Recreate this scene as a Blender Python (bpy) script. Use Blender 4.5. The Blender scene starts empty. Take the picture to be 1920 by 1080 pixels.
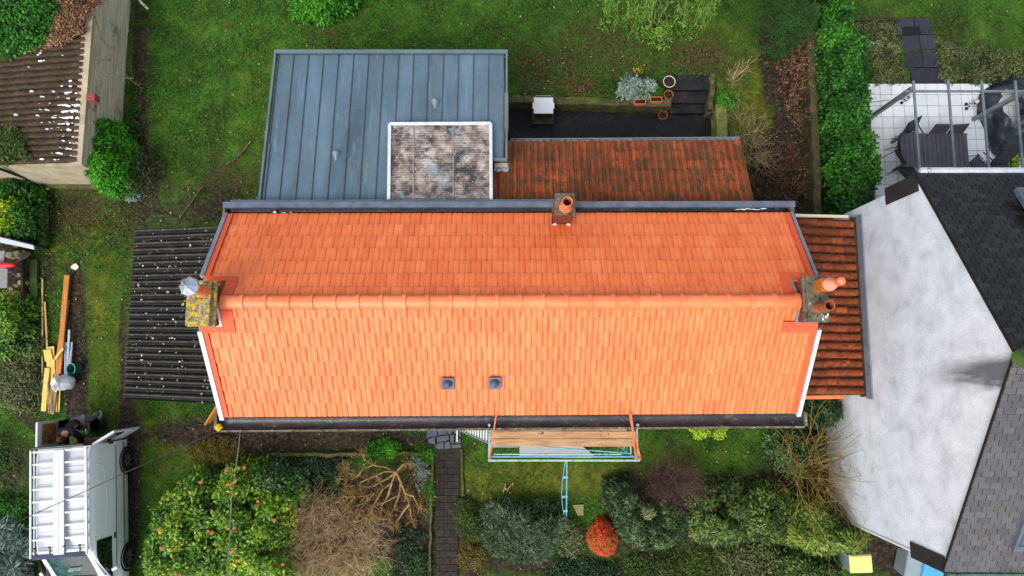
import bpy, math, random
import numpy as np
from mathutils import Vector, Matrix
R = math.radians
random.seed(7); rng = np.random.default_rng(7)
SC = bpy.context.scene
COL = SC.collection

# ------------------------------------------------------------------ camera, sky, sun, exposure
H = 22.0; FPX = 1280.0; TILT = math.atan(150/FPX)
CT, ST = math.cos(TILT), math.sin(TILT)
cam_d = bpy.data.cameras.new("camera"); cam = bpy.data.objects.new("camera", cam_d); COL.objects.link(cam)
cam.location = (0, 0, H); cam.rotation_euler = (TILT, 0, 0)
cam_d.sensor_width = 36; cam_d.lens = 36*FPX/1920; cam_d.clip_end = 2000
SC.camera = cam
SUN_EL, SUN_AZ = 50, 216          # azimuth from +Y, clockwise: the light comes from below the picture
world = bpy.data.worlds.new("World"); SC.world = world; world.use_nodes = True
wn = world.node_tree.nodes; wl = world.node_tree.links; wn.clear()
wo = wn.new('ShaderNodeOutputWorld'); wb = wn.new('ShaderNodeBackground'); ws = wn.new('ShaderNodeTexSky')
ws.sky_type = 'NISHITA'; ws.sun_disc = False; ws.sun_elevation = R(SUN_EL); ws.sun_rotation = R(SUN_AZ)
ws.air_density = 1.0; ws.dust_density = 3.0; ws.ozone_density = 1.0
wb.inputs[1].default_value = 0.15
hs_ = wn.new('ShaderNodeHueSaturation'); hs_.inputs['Saturation'].default_value = .45   # thin cloud whitens the sky
wl.new(ws.outputs[0], hs_.inputs['Color']); wl.new(hs_.outputs[0], wb.inputs[0]); wl.new(wb.outputs[0], wo.inputs[0])
sd = bpy.data.lights.new("sun", 'SUN'); sun = bpy.data.objects.new("sun", sd); COL.objects.link(sun)
sd.energy = 0.85; sd.angle = R(30); sd.color = (1.0, .95, .88)
az = R(SUN_AZ); sdir = Vector((math.sin(az)*math.cos(R(SUN_EL)), math.cos(az)*math.cos(R(SUN_EL)), math.sin(R(SUN_EL))))
sun.rotation_euler = sdir.to_track_quat('Z', 'Y').to_euler(); sun.location = (0, 0, 40)
SC.view_settings.view_transform = 'Standard'; SC.view_settings.look = 'None'
SC.view_settings.exposure = 0.92; SC.view_settings.gamma = 1

# ------------------------------------------------------------------ surveying: photo pixel + height -> place
def W(u, v, z=0.0):
    rx = u-960.0; ry = FPX*ST+(540-v)*CT; rz = -FPX*CT+(540-v)*ST
    t = (H-z)/-rz
    return Vector((rx*t, ry*t, z))
YN0 = W(1000, 430).y; YN1 = W(1000, 200).y
TX0, TX1 = W(950, 230).x, W(1349, 230).x+.05; TY0, TY1 = W(1100, 262).y-1.2, W(1100, 199, .5).y
XH = W(1560, 200).x
SX0, SX1, SY1 = W(1250, 190, .4).x, W(1337, 190, .4).x, W(1290, 150, .6).y
_wa, _wb = W(952, 185, .6), W(1258, 194, .6)
def wall_y(x): return _wa.y+(_wb.y-_wa.y)*(x-_wa.x)/(_wb.x-_wa.x)
def sst(a, b, x):
    t = min(1, max(0, (x-a)/(b-a))); return t*t*(3-2*t)
def G(x, y):
    if TX0-.3 < x < TX1 and TY0 < y < wall_y(x): return 0.0
    if SX0 < x < SX1 and TY0 < y < SY1: return 0.0
    h = .6*sst(YN0, YN1, y)
    return h*(1-sst(XH-.6, XH, x))
def Wg(u, v, dz=0):
    z = 0
    for _ in range(4):
        p = W(u, v, z+dz); z = G(p.x, p.y)
    return W(u, v, z+dz)

def S(r, g, b):
    return tuple(((c/255)/12.92 if c <= 10 else (((c/255)+.055)/1.055)**2.4) for c in (r, g, b))+(1,)

# ------------------------------------------------------------------ materials
def mat(name, cols, scale=4, detail=6, rough=.8, bump=0., bscale=None, tone=0., stretch=(1, 1, 1), spec=.3,
        spots=(), metal=0., dist=0., bdist=.02, lo=.3, hi=.7, rot=0, coat=0):
    """cols: list of linear colours spread over a noise; spots: (scale, threshold, softness, colour, stretch)"""
    if not name.startswith(('tile_new', 'ridge', 'mortar', 'gable', 'terrace', 'garage', 'board', 'van_silver', 'plank', 'terracotta')):
        cols = [tuple(x*.86 for x in c[:3])+(1,) for c in cols]
    m = bpy.data.materials.new(name); m.use_nodes = True
    nt = m.node_tree; N = nt.nodes; L = nt.links
    b = N['Principled BSDF']; b.inputs['Roughness'].default_value = rough
    b.inputs['Specular IOR Level'].default_value = spec; b.inputs['Metallic'].default_value = metal
    if coat: b.inputs['Coat Weight'].default_value = coat; b.inputs['Coat Roughness'].default_value = .35
    geo = N.new('ShaderNodeNewGeometry'); mp = N.new('ShaderNodeMapping'); mp.inputs['Scale'].default_value = stretch
    mp.inputs['Rotation'].default_value = (0, 0, rot)
    L.new(geo.outputs['Position'], mp.inputs['Vector'])
    n = N.new('ShaderNodeTexNoise'); n.inputs['Scale'].default_value = scale; n.inputs['Detail'].default_value = detail
    n.inputs['Roughness'].default_value = .65; n.inputs['Distortion'].default_value = dist
    L.new(mp.outputs[0], n.inputs['Vector'])
    mr = N.new('ShaderNodeMapRange'); mr.inputs[1].default_value = lo; mr.inputs[2].default_value = hi
    L.new(n.outputs[0], mr.inputs[0]); fac = mr.outputs[0]
    if tone:
        at = N.new('ShaderNodeAttribute'); at.attribute_name = 'tone'
        mx = N.new('ShaderNodeMix'); mx.inputs[0].default_value = tone
        L.new(fac, mx.inputs[2]); L.new(at.outputs['Fac'], mx.inputs[3]); fac = mx.outputs[0]
    cr = N.new('ShaderNodeValToRGB'); e = cr.color_ramp.elements
    k = len(cols)
    while len(e) < k: e.new(.5)
    for i, c in enumerate(cols):
        e[i].position = i/(k-1) if k > 1 else 0; e[i].color = c
    L.new(fac, cr.inputs[0]); col = cr.outputs[0]
    for j, sp in enumerate(spots):
        ssc, th, soft, c = sp[:4]
        m2 = N.new('ShaderNodeMapping'); L.new(geo.outputs['Position'], m2.inputs['Vector'])
        m2.inputs['Location'].default_value = (3.1*j+1, 7.7*j, 2.2*j)
        if len(sp) > 4: m2.inputs['Scale'].default_value = sp[4]
        n2 = N.new('ShaderNodeTexNoise'); n2.inputs['Scale'].default_value = ssc; n2.inputs['Detail'].default_value = 5
        n2.inputs['Roughness'].default_value = .7
        L.new(m2.outputs[0], n2.inputs['Vector'])
        r2 = N.new('ShaderNodeMapRange'); r2.inputs[1].default_value = th; r2.inputs[2].default_value = th+soft
        L.new(n2.outputs[0], r2.inputs[0])
        x2 = N.new('ShaderNodeMix'); x2.data_type = 'RGBA'; x2.inputs[7].default_value = c
        L.new(r2.outputs[0], x2.inputs[0]); L.new(col, x2.inputs[6]); col = x2.outputs[2]
    L.new(col, b.inputs['Base Color'])
    if bump:
        bp = N.new('ShaderNodeBump'); bp.inputs['Strength'].default_value = bump; bp.inputs['Distance'].default_value = bdist
        n3 = N.new('ShaderNodeTexNoise'); n3.inputs['Scale'].default_value = bscale or scale*4; n3.inputs['Detail'].default_value = 6
        L.new(mp.outputs[0], n3.inputs['Vector']); L.new(n3.outputs[0], bp.inputs['Height']); L.new(bp.outputs[0], b.inputs['Normal'])
    return m

# ------------------------------------------------------------------ mesh building
ORG = {}
def finish(me, name, material, parent, world=None):
    """world: origin wanted for a top-level mesh"""
    o = bpy.data.objects.new(name, me); COL.objects.link(o)
    for m in (material if isinstance(material, (list, tuple)) else [material]): me.materials.append(m)
    if parent is not None:
        o.parent = parent; org = ORG.get(parent.name, Vector((0, 0, 0)))
    else:
        n = len(me.vertices); a = np.empty(n*3); me.vertices.foreach_get('co', a); a = a.reshape(-1, 3)
        c = (a.min(0)+a.max(0))/2; org = Vector((c[0], c[1], a[:, 2].min())); o.location = org
    ORG[o.name] = org
    if org.length > 0:
        me.transform(Matrix.Translation(-org))
    return o
class MB:
    def __init__(s): s.v = []; s.f = []; s.t = []; s.m = []; s.tone = .5; s.mi = 0
    def add(s, vs, fs):
        b = len(s.v); s.v += [tuple(p) for p in vs]; s.t += [s.tone]*len(vs)
        s.f += [tuple(b+i for i in f) for f in fs]; s.m += [s.mi]*len(fs)
    def box(s, c, d, rz=0, rx=0, ry=0):
        hx, hy, hz = d[0]/2, d[1]/2, d[2]/2
        M = Matrix.Translation(Vector(c)) @ Matrix.Rotation(rz, 4, 'Z') @ Matrix.Rotation(ry, 4, 'Y') @ Matrix.Rotation(rx, 4, 'X')
        vs = [M @ Vector((x*hx, y*hy, z*hz)) for x in (-1, 1) for y in (-1, 1) for z in (-1, 1)]
        s.add(vs, [(0, 1, 3, 2), (4, 6, 7, 5), (0, 4, 5, 1), (2, 3, 7, 6), (0, 2, 6, 4), (1, 5, 7, 3)]); return s
    def bar(s, p0, p1, w, h, up=(0, 0, 1)):
        p0 = Vector(p0); p1 = Vector(p1); d = (p1-p0).normalized(); u = Vector(up)
        if abs(d.dot(u)) > .98: u = Vector((1, 0, 0))
        a = d.cross(u).normalized()*w/2; b = a.cross(d).normalized()*h/2
        vs = [p+x*a+y*b for p in (p0, p1) for x, y in ((-1, -1), (1, -1), (1, 1), (-1, 1))]
        s.add(vs, [(3, 2, 1, 0), (4, 5, 6, 7), (0, 1, 5, 4), (1, 2, 6, 5), (2, 3, 7, 6), (3, 0, 4, 7)]); return s
    def prism(s, pts, th):
        """polygon of 3-D points, given thickness downward"""
        n = len(pts); vs = [Vector(p) for p in pts]+[Vector(p)-Vector((0, 0, th)) for p in pts]
        s.add(vs, [tuple(range(n)), tuple(range(2*n-1, n-1, -1))]+[(i, n+i, n+(i+1) % n, (i+1) % n) for i in range(n)]); return s
    def tube(s, pts, r, n=8, r1=None, cap=True):
        pts = [Vector(p) for p in pts]; k = len(pts); vs = []
        for i, p in enumerate(pts):
            d = (pts[min(i+1, k-1)]-pts[max(i-1, 0)]).normalized()
            u = Vector((0, 0, 1)) if abs(d.z) < .9 else Vector((1, 0, 0))
            a = d.cross(u).normalized(); b = a.cross(d)
            rr = r if r1 is None else r+(r1-r)*i/(k-1)
            vs += [p+(a*math.cos(2*math.pi*j/n)+b*math.sin(2*math.pi*j/n))*rr for j in range(n)]
        fs = [(i*n+j, i*n+(j+1) % n, (i+1)*n+(j+1) % n, (i+1)*n+j) for i in range(k-1) for j in range(n)]
        if cap: fs += [tuple(range(n-1, -1, -1)), tuple((k-1)*n+j for j in range(n))]
        s.add(vs, fs); return s
    def lathe(s, c, prof, n=20, flute=0, nf=0, tilt=None):
        c = Vector(c); vs = []; M = tilt or Matrix.Identity(3)
        for r, z in prof:
            for j in range(n):
                a = 2*math.pi*j/n; rr = r*(1+flute*math.cos(nf*a))
                vs.append(c+M @ Vector((rr*math.cos(a), rr*math.sin(a), z)))
        k = len(prof)
        s.add(vs, [(i*n+j, i*n+(j+1) % n, (i+1)*n+(j+1) % n, (i+1)*n+j) for i in range(k-1) for j in range(n)]); return s
    def build(s, name, material, parent=None, smooth=False, bevel=0):
        me = bpy.data.meshes.new(name); me.from_pydata(s.v, [], s.f)
        if smooth: me.polygons.foreach_set('use_smooth', [True]*len(s.f))
        a = me.attributes.new('tone', 'FLOAT', 'POINT'); a.data.foreach_set('value', s.t)
        me.polygons.foreach_set('material_index', s.m)
        o = finish(me, name, material, parent)
        if bevel:
            b = o.modifiers.new('bevel', 'BEVEL'); b.width = bevel; b.segments = 2; b.limit_method = 'ANGLE'
        if smooth and smooth != 'all':
            try: me.set_sharp_from_angle(angle=R(40))
            except Exception: pass
        return o
def npmesh(name, V, F, tone, material, parent=None, smooth=False):
    """V (n,3), F (m,k) int, tone (n,)"""
    me = bpy.data.meshes.new(name); n = len(V); m, k = F.shape
    me.vertices.add(n); me.vertices.foreach_set('co', V.astype(np.float32).ravel())
    me.loops.add(m*k); me.loops.foreach_set('vertex_index', F.astype(np.int32).ravel())
    me.polygons.add(m); me.polygons.foreach_set('loop_start', np.arange(0, m*k, k, dtype=np.int32))
    me.polygons.foreach_set('loop_total', np.full(m, k, dtype=np.int32))
    me.polygons.foreach_set('use_smooth', np.full(m, bool(smooth)))
    me.update(calc_edges=True)
    a = me.attributes.new('tone', 'FLOAT', 'POINT'); a.data.foreach_set('value', tone.astype(np.float32))
    return finish(me, name, material, parent)
def tag(o, label, cat, group=None, kind=None):
    if label: o['label'] = label
    if cat: o['category'] = cat
    if group: o['group'] = group
    if kind: o['kind'] = kind
    return o
def thing(name, label, cat, loc, group=None):
    o = bpy.data.objects.new(name, None); COL.objects.link(o); o.location = Vector(loc); o.empty_display_size = .2
    ORG[o.name] = Vector(loc)
    return tag(o, label, cat, group)
def structure(o): o['kind'] = 'structure'; return o
def kids(o): return [c for c in bpy.data.objects if c.parent == o]
def copy_tree(o, parent=None):
    c = o.copy(); COL.objects.link(c); c.parent = parent
    for ch in kids(o): copy_tree(ch, c)
    return c

# ------------------------------------------------------------------ foliage
def unit(a): return a/np.maximum(1e-6, np.linalg.norm(a, axis=1, keepdims=True))
def leaf_arrays(P, Nrm, L, Wd, tone, upright=0., D=None):
    n = len(P); r = rng.normal(size=(n, 3)) if D is None else D
    t = r-Nrm*np.sum(r*Nrm, 1, keepdims=True); t = unit(t); t[:, 2] += upright; t = unit(t)
    b = unit(np.cross(Nrm, t))
    Ls = (L*rng.uniform(.6, 1.3, n))[:, None]; Ws = (Wd*rng.uniform(.7, 1.3, n))[:, None]
    V = np.stack([P, P+t*Ls*.45+b*Ws*.5-Nrm*Ws*.12, P+t*Ls-Nrm*Ls*.1, P+t*Ls*.45-b*Ws*.5-Nrm*Ws*.12], 1).reshape(-1, 3)
    F = np.arange(4*n).reshape(n, 4); return V, F, np.repeat(tone, 4)
def poly_dist(px, py, poly):
    """signed inside distance to a polygon (vectorised)"""
    n = len(poly); inside = np.zeros(len(px), bool); dm = np.full(len(px), 1e9)
    for i in range(n):
        x0, y0 = poly[i]; x1, y1 = poly[(i+1) % n]
        c = ((y0 > py) != (y1 > py)) & (px < (x1-x0)*(py-y0)/((y1-y0) if y1 != y0 else 1e-9)+x0)
        inside ^= c
        t = np.clip(((px-x0)*(x1-x0)+(py-y0)*(y1-y0))/max(1e-9, (x1-x0)**2+(y1-y0)**2), 0, 1)
        dm = np.minimum(dm, np.hypot(px-x0-t*(x1-x0), py-y0-t*(y1-y0)))
    return np.where(inside, dm, -dm)
def ell(u, v, a, b, n=14, j=.12):
    return [(u+a*math.cos(t)*(1+random.uniform(-j, j)), v+b*math.sin(t)*(1+random.uniform(-j, j))) for t in [2*math.pi*i/n for i in range(n)]]
def world_poly(poly, dz, z0=None):
    return [((W(u, v, z0+dz) if z0 is not None else Wg(u, v, dz))) for u, v in poly]
def sample(wp, n):
    xs = np.array([p[0] for p in wp]); ys = np.array([p[1] for p in wp]); P = []
    pl = list(zip(xs, ys)); out = np.zeros((0, 3))
    while len(out) < n:
        x = rng.uniform(xs.min(), xs.max(), n*2); y = rng.uniform(ys.min(), ys.max(), n*2)
        d = poly_dist(x, y, pl); k = d > 0
        out = np.vstack([out, np.stack([x[k], y[k], d[k]], 1)])
    return out[:n]
def segs_mesh(segs):
    """segs: list of (p0,p1,r0,r1,tone) -> three-sided tubes"""
    A = np.array([tuple(s[0])+tuple(s[1])+(s[2], s[3], s[4]) for s in segs]); n = len(A)
    P0, P1 = A[:, :3], A[:, 3:6]; d = unit(P1-P0); u = np.tile([0.31, .2, .93], (n, 1)); a = unit(np.cross(d, u)); b = np.cross(a, d)
    vs = []
    for P, r in ((P0, A[:, 6:7]), (P1, A[:, 7:8])):
        for j in range(3):
            th = 2*math.pi*j/3; vs.append(P+(a*math.cos(th)+b*math.sin(th))*r)
    V = np.stack(vs, 1).reshape(-1, 3); i = np.arange(n)[:, None]*6
    F = np.concatenate([i+np.array([[j, (j+1) % 3, 3+(j+1) % 3, 3+j]]) for j in range(3)], 0)
    return V, F, np.repeat(A[:, 8], 6)
def grow(segs, p, d, length, r, depth, wob=.25, kids_n=2, spread=.7, nseg=4, grav=0., shrink=.68):
    p = Vector(p); d = Vector(d).normalized(); tone = random.random()
    for i in range(nseg):
        d = (d+Vector((random.gauss(0, wob), random.gauss(0, wob), random.gauss(0, wob)+grav))).normalized()
        q = p+d*length/nseg; r1 = r*.85
        segs.append((p, q, r, r1, tone)); p = q; r = r1
        if depth > 0 and i >= 1:
            for _ in range(kids_n if i == nseg-1 else random.randint(0, max(1, kids_n-1))):
                dd = (d+Vector((random.gauss(0, spread), random.gauss(0, spread), random.gauss(0, spread*.6)))).normalized()
                grow(segs, p, dd, length*shrink*random.uniform(.7, 1.2), r*.7, depth-1, wob, kids_n, spread, max(2, nseg-1), grav, shrink)
def bush(name, label, cat, poly, h, leaf, n, material, clump=.22, per=26, edge=.5, z0=None, upright=0., group=None,
         stem=None, names=('foliage', 'stem'), low=.25, flat=0., kind=None, jit=.5, up=.6, mound=0):
    wp = world_poly(poly, h*.6, z0); s = sample(wp, max(4, n))
    cx, cy = np.mean([p[0] for p in wp]), np.mean([p[1] for p in wp]); gz = z0 if z0 is not None else G(cx, cy)
    x, y, d = s[:, 0], s[:, 1], s[:, 2]
    area = max(.05, abs(sum(wp[i][0]*wp[(i+1) % len(wp)][1]-wp[(i+1) % len(wp)][0]*wp[i][1] for i in range(len(wp))))/2)
    msp = mound or (.34 if h > .7 else .24); nm = int(max(3, area/(msp*msp)*.8)); mc = sample(wp, nm); mh = rng.uniform(.66, 1, nm)
    dd = np.hypot(x[:, None]-mc[None, :, 0], y[:, None]-mc[None, :, 1]); near = dd.argmin(1); g = dd.min(1)/msp
    lump = mh[near]*(1-.42*np.clip(g, 0, 1)**2); mt = rng.normal(0, .1, nm)[near]
    keep = rng.random(len(x)) < 1.15-.75*np.clip(g, 0, 1.2)**1.5*(1-flat*.6)
    x, y, d, lump, mt = x[keep], y[keep], d[keep], lump[keep], mt[keep]
    zt = h*np.clip(d/edge, .02, 1)**.45*(lump*(1-flat*.75)+flat*.75)
    k = rng.random(len(x)) < low
    zc = np.where(k, zt*rng.uniform(.25, .9, len(x)), zt*rng.uniform(.88, 1.04, len(x)))
    C = np.stack([x, y, gz+np.maximum(.05, zc-clump*.4)], 1)
    ct = rng.normal(.48, .15, len(x))+mt+.25*(lump-.75)
    P = np.repeat(C, per, 0); dirs = unit(rng.normal(size=(len(P), 3))); dirs[:, 2] = np.abs(dirs[:, 2])*.8
    outw = unit(np.stack([P[:, 0]-cx, P[:, 1]-cy, np.full(len(P), 1.)], 1))
    P = P+dirs*clump*rng.uniform(.3, 1, (len(P), 1))
    Nn = unit(dirs*.6+np.array([0, 0, up])+outw*.25+rng.normal(size=P.shape)*jit)
    D = dirs+rng.normal(size=P.shape)*.4
    tone = np.clip(np.repeat(ct, per)+rng.normal(0, .2, len(P)), 0, 1)
    V, F, T = leaf_arrays(P, Nn, leaf[0]*1.12, leaf[1]*1.15, tone, upright, D)
    root = thing(name, label, cat, (cx, cy, gz), group)
    if kind: root['kind'] = kind
    if kind == 'stuff':
        bpy.data.objects.remove(root); o = npmesh(name, V, F, T, material); return tag(o, label, cat, group, 'stuff')
    npmesh(names[0], V, F, T, material, root)
    segs = []
    for i in range(5 if h > .5 else 3):
        a = random.uniform(0, 6.28); rr = edge*.6*random.random()
        q = (cx+rr*math.cos(a)*2, cy+rr*math.sin(a)*2, gz+h*.8)
        grow(segs, (cx+.03*math.cos(a), cy+.03*math.sin(a), gz), Vector(q)-Vector((cx, cy, gz)), h*.5, .02+h*.012, 1, .12)
    V, F, T = segs_mesh(segs); npmesh(names[1], V, F, T, stem or M['bark'], root)
    return root
def twig_bush(name, label, cat, poly, h, n, r, material, depth=2, length=None, z0=None, group=None, up=.6, spread=.7, base_r=.25,
              wob=.2, leaves=None, kids_n=2, part='branches'):
    wp = world_poly(poly, h*.55, z0); cx, cy = np.mean([p[0] for p in wp]), np.mean([p[1] for p in wp])
    gz = z0 if z0 is not None else G(cx, cy); s = sample(wp, n); segs = []
    for i in range(n):
        tx, ty = s[i, 0], s[i, 1]; p = Vector((cx+(tx-cx)*base_r, cy+(ty-cy)*base_r, gz))
        L = length or h
        tgt = Vector((tx, ty, gz+h*random.uniform(.5, 1)*up/.6))
        d = tgt-p; grow(segs, p, d, d.length*.8, r, depth, wob, kids_n, spread, 4, 0, .5)
    root = thing(name, label, cat, (cx, cy, gz), group)
    V, F, T = segs_mesh(segs); npmesh(part, V, F, T, material, root)
    if leaves:
        L, Wd, cnt, lm = leaves; idx = rng.integers(0, len(segs), cnt)
        P = np.array([tuple(segs[i][1]) for i in idx])+rng.normal(size=(cnt, 3))*.03
        Nn = unit(rng.normal(size=(cnt, 3))*.6+np.array([0, 0, .8]))
        V, F, T = leaf_arrays(P, Nn, L, Wd, np.clip(rng.normal(.5, .25, cnt), 0, 1)); npmesh('foliage', V, F, T, lm, root)
    return root

# ------------------------------------------------------------------ roofs
def bil(A, B, C, D, s, t):
    """A,B lower-left,lower-right; D,C upper-left,upper-right"""
    return (A*(1-s)+B*s)*(1-t)+(D*(1-s)+C*s)*t
def tiles(A, B, C, D, cols, rows, prof, lift=.035, stagger=.5, tonef=None, th=.012, jit=0., overlap=.12):
    """rows of overlapping tiles from the eave AB up to the ridge DC; prof(t)->height over one tile"""
    A, B, C, D = map(Vector, (A, B, C, D)); nrm = (B-A).cross(D-A).normalized()
    V = []; F = []; T = []; k = len(prof)
    for j in range(rows):
        off = (stagger if j % 2 else 0)
        for i in range(-1, cols+1):
            s0 = (i+off)/cols; s1 = s0+1/cols
            if s1 <= 0.0005 or s0 >= .9995: continue
            tn = tonef(i, j) if tonef else random.random()
            t0 = j/rows; t1 = (j+1+overlap)/rows; jl = random.uniform(-jit, jit); js = random.uniform(-jit, jit)*.6
            b = len(V); cnt = 0
            for q, (pt, ph) in enumerate(prof):
                s = s0+(s1-s0)*pt
                sc = min(1, max(0, s))
                e = ph; 
                p0 = bil(A, B, C, D, sc, t0); p1 = bil(A, B, C, D, sc, min(t1, 1.0))
                V += [p0+nrm*(-.01), p0+nrm*(lift+e+jl), p1+nrm*(e*.9+js+.002)]; T += [tn]*3
            for q in range(k-1):
                a = b+q*3
                F += [(a, a+3, a+4, a+1), (a+1, a+4, a+5, a+2)]
    return np.array([tuple(p) for p in V]), np.array(F), np.array(T)
def sheet(A, B, C, D, nx, ny, hf, th=0.0):
    A, B, C, D = map(Vector, (A, B, C, D)); nrm = (B-A).cross(D-A).normalized(); V = []; T = []
    for j in range(ny+1):
        for i in range(nx+1):
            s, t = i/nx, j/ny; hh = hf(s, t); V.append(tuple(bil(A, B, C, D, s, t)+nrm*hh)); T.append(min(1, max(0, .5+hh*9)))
    F = [(j*(nx+1)+i, j*(nx+1)+i+1, (j+1)*(nx+1)+i+1, (j+1)*(nx+1)+i) for j in range(ny) for i in range(nx)]
    return np.array(V), np.array(F), np.array(T)
def wallbox(mb, pts, z0, z1):
    """pts: list of (x,y); walls z0..z1 (z1 may be a list)"""
    n = len(pts); zz = z1 if isinstance(z1, (list, tuple)) else [z1]*n
    vs = [(p[0], p[1], z0) for p in pts]+[(p[0], p[1], zz[i]) for i, p in enumerate(pts)]
    mb.add(vs, [(i, (i+1) % n, n+(i+1) % n, n+i) for i in range(n)]+[tuple(n+i for i in range(n))])
# ------------------------------------------------------------------ material library
M = {}
def A(name, *a, **k): M[name] = mat(name, *a, **k)
A('bark', [S(45, 36, 26), S(80, 66, 46)], 12, bump=.4)
A('tan_twig', [S(140, 114, 82), S(186, 158, 118), S(214, 190, 150)], 3, tone=.8, rough=.9)
A('brown_twig', [S(70, 48, 36), S(105, 76, 54), S(140, 108, 78)], 3, tone=.8, rough=.9)
A('plum_twig', [S(66, 44, 44), S(98, 72, 68), S(128, 100, 92)], 3, tone=.8, rough=.9)
A('olive_twig', [S(104, 84, 36), S(140, 116, 56), S(168, 146, 84)], 3, tone=.8, rough=.9)
A('pruned', [S(108, 82, 42), S(150, 120, 70), S(178, 150, 98)], 8, tone=.3, rough=.9, bump=.5, bdist=.03)
A('camellia', [S(16, 34, 10), S(40, 82, 20), S(80, 132, 26), S(142, 164, 36), S(206, 186, 44)], 1.3, tone=.6, rough=.5, spec=.3)
A('camellia_dark', [S(10, 30, 12), S(26, 62, 22), S(48, 96, 32), S(78, 118, 44)], 1.5, tone=.7, rough=.4, spec=.5)
A('bright_leaf', [S(14, 44, 8), S(38, 100, 12), S(68, 146, 20), S(104, 178, 40)], 1.5, tone=.7, rough=.55, spec=.2)
A('ivy', [S(6, 24, 5), S(24, 68, 12), S(50, 112, 22), S(88, 148, 44)], 1.8, tone=.7, rough=.55, spec=.22)
A('dark_leaf', [S(6, 20, 8), S(18, 44, 18), S(34, 70, 28), S(60, 98, 44)], 1.5, tone=.7, rough=.5)
A('rhodo', [S(8, 16, 8), S(30, 48, 24), S(66, 90, 46), S(116, 138, 82)], 1.2, tone=.75, rough=.6, spec=.2)
A('rhodo_olive', [S(34, 34, 16), S(64, 72, 36), S(100, 112, 62), S(126, 138, 84)], 2, tone=.75, rough=.5)
A('laurel', [S(12, 24, 8), S(44, 68, 26), S(90, 112, 46), S(136, 152, 74)], 1.2, tone=.75, rough=.6, spec=.2)
A('laurel2', [S(20, 34, 8), S(60, 88, 24), S(108, 132, 44), S(160, 168, 80)], 1.4, tone=.7, rough=.6, spec=.2)
A('yellow_green', [S(60, 90, 14), S(120, 160, 24), S(170, 196, 40), S(206, 214, 70)], 2, tone=.7)
A('moss_leaf', [S(24, 36, 10), S(54, 76, 22), S(92, 108, 40)], 1.5, tone=.6)
A('willow_leaf', [S(56, 88, 24), S(96, 136, 44), S(136, 170, 72)], 2, tone=.7)
A('conifer', [S(14, 36, 10), S(34, 72, 18), S(58, 100, 28)], .9, tone=.55)
A('silver', [S(48, 66, 54), S(92, 114, 98), S(134, 154, 138), S(176, 190, 178)], 2, tone=.8)
A('rosemary', [S(14, 26, 14), S(46, 66, 40), S(92, 112, 78), S(152, 164, 140)], .9, tone=.8, rough=.8, spec=.15)
A('red_leaf', [S(108, 84, 24), S(176, 92, 30), S(206, 78, 34), S(214, 50, 32)], 2.2, tone=.35, rough=.6)
A('red_rim', [S(110, 110, 30), S(170, 120, 30), S(206, 104, 34), S(222, 90, 40)], 3, tone=.7, rough=.6)
A('brown_leaf', [S(50, 34, 22), S(98, 66, 44), S(142, 104, 72), S(176, 142, 112)], 3, tone=.85)
A('heather', [S(54, 44, 18), S(82, 72, 26), S(112, 98, 36), S(136, 128, 48)], 5, tone=.8)
A('pink', [S(204, 66, 62), S(220, 104, 92)], 20)
A('grassblade', [S(10, 36, 4), S(26, 82, 8), S(46, 116, 14), S(92, 132, 34)], .5, tone=.75, rough=.7)
A('litter', [S(60, 38, 24), S(108, 76, 48), S(150, 116, 80), S(190, 168, 136)], 3, tone=.95)
A('chips', [S(120, 118, 108), S(168, 166, 150), S(206, 204, 190)], 3, tone=.95)

A('tile_new', [S(202, 86, 36), S(220, 104, 50), S(231, 120, 65), S(243, 146, 92)], 2.2, tone=.4, rough=.5, spec=.5, stretch=(1.6, .6, .6),
  spots=[(18, .58, .25, S(206, 88, 44)), (.5, .52, .3, S(230, 116, 60)), (5, .6, .2, S(214, 90, 46), (3, .5, .5)), (60, .70, .05, S(140, 66, 42))], bump=.12, bscale=60, bdist=.006, lo=.25, hi=.75)
A('ridge_tile', [S(216, 104, 60), S(232, 124, 76), S(240, 140, 92)], 5, rough=.5, spec=.5, tone=.5)
A('mortar_red', [S(206, 80, 44), S(220, 94, 54)], 9, rough=.6)
A('tile_old', [S(66, 38, 22), S(120, 58, 28), S(164, 74, 34), S(204, 94, 44)], 1.6, tone=.5, rough=.8, bump=.5, bscale=40,
  spots=[(9, .45, .14, S(80, 60, 36), (1.6, .3, .3)), (22, .57, .12, S(64, 66, 38)), (.9, .54, .3, S(96, 70, 40)), (40, .66, .05, S(140, 134, 96)), (.5, .6, .08, S(176, 82, 38))], bdist=.01)
A('tile_canal', [S(92, 40, 18), S(150, 66, 28), S(186, 88, 44)], 1.8, tone=.5, rough=.8, bump=.5, bscale=40,
  spots=[(9, .47, .14, S(70, 46, 26)), (26, .56, .1, S(74, 70, 40)), (45, .66, .05, S(150, 140, 104))], bdist=.01)
A('moss_dark', [S(34, 26, 16), S(66, 48, 28), S(98, 80, 46)], 14, bump=.8, bdist=.03)
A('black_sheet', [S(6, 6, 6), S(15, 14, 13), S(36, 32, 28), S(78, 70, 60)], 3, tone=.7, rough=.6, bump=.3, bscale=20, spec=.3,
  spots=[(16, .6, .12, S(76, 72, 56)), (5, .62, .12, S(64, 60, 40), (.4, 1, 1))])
A('garage_tile', [S(20, 16, 12), S(52, 42, 32), S(82, 66, 50), S(112, 92, 70)], 9, tone=.5, rough=.9, bump=.6, bscale=30,
  spots=[(6, .55, .12, S(62, 70, 28)), (14, .6, .1, S(104, 78, 56))])
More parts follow.
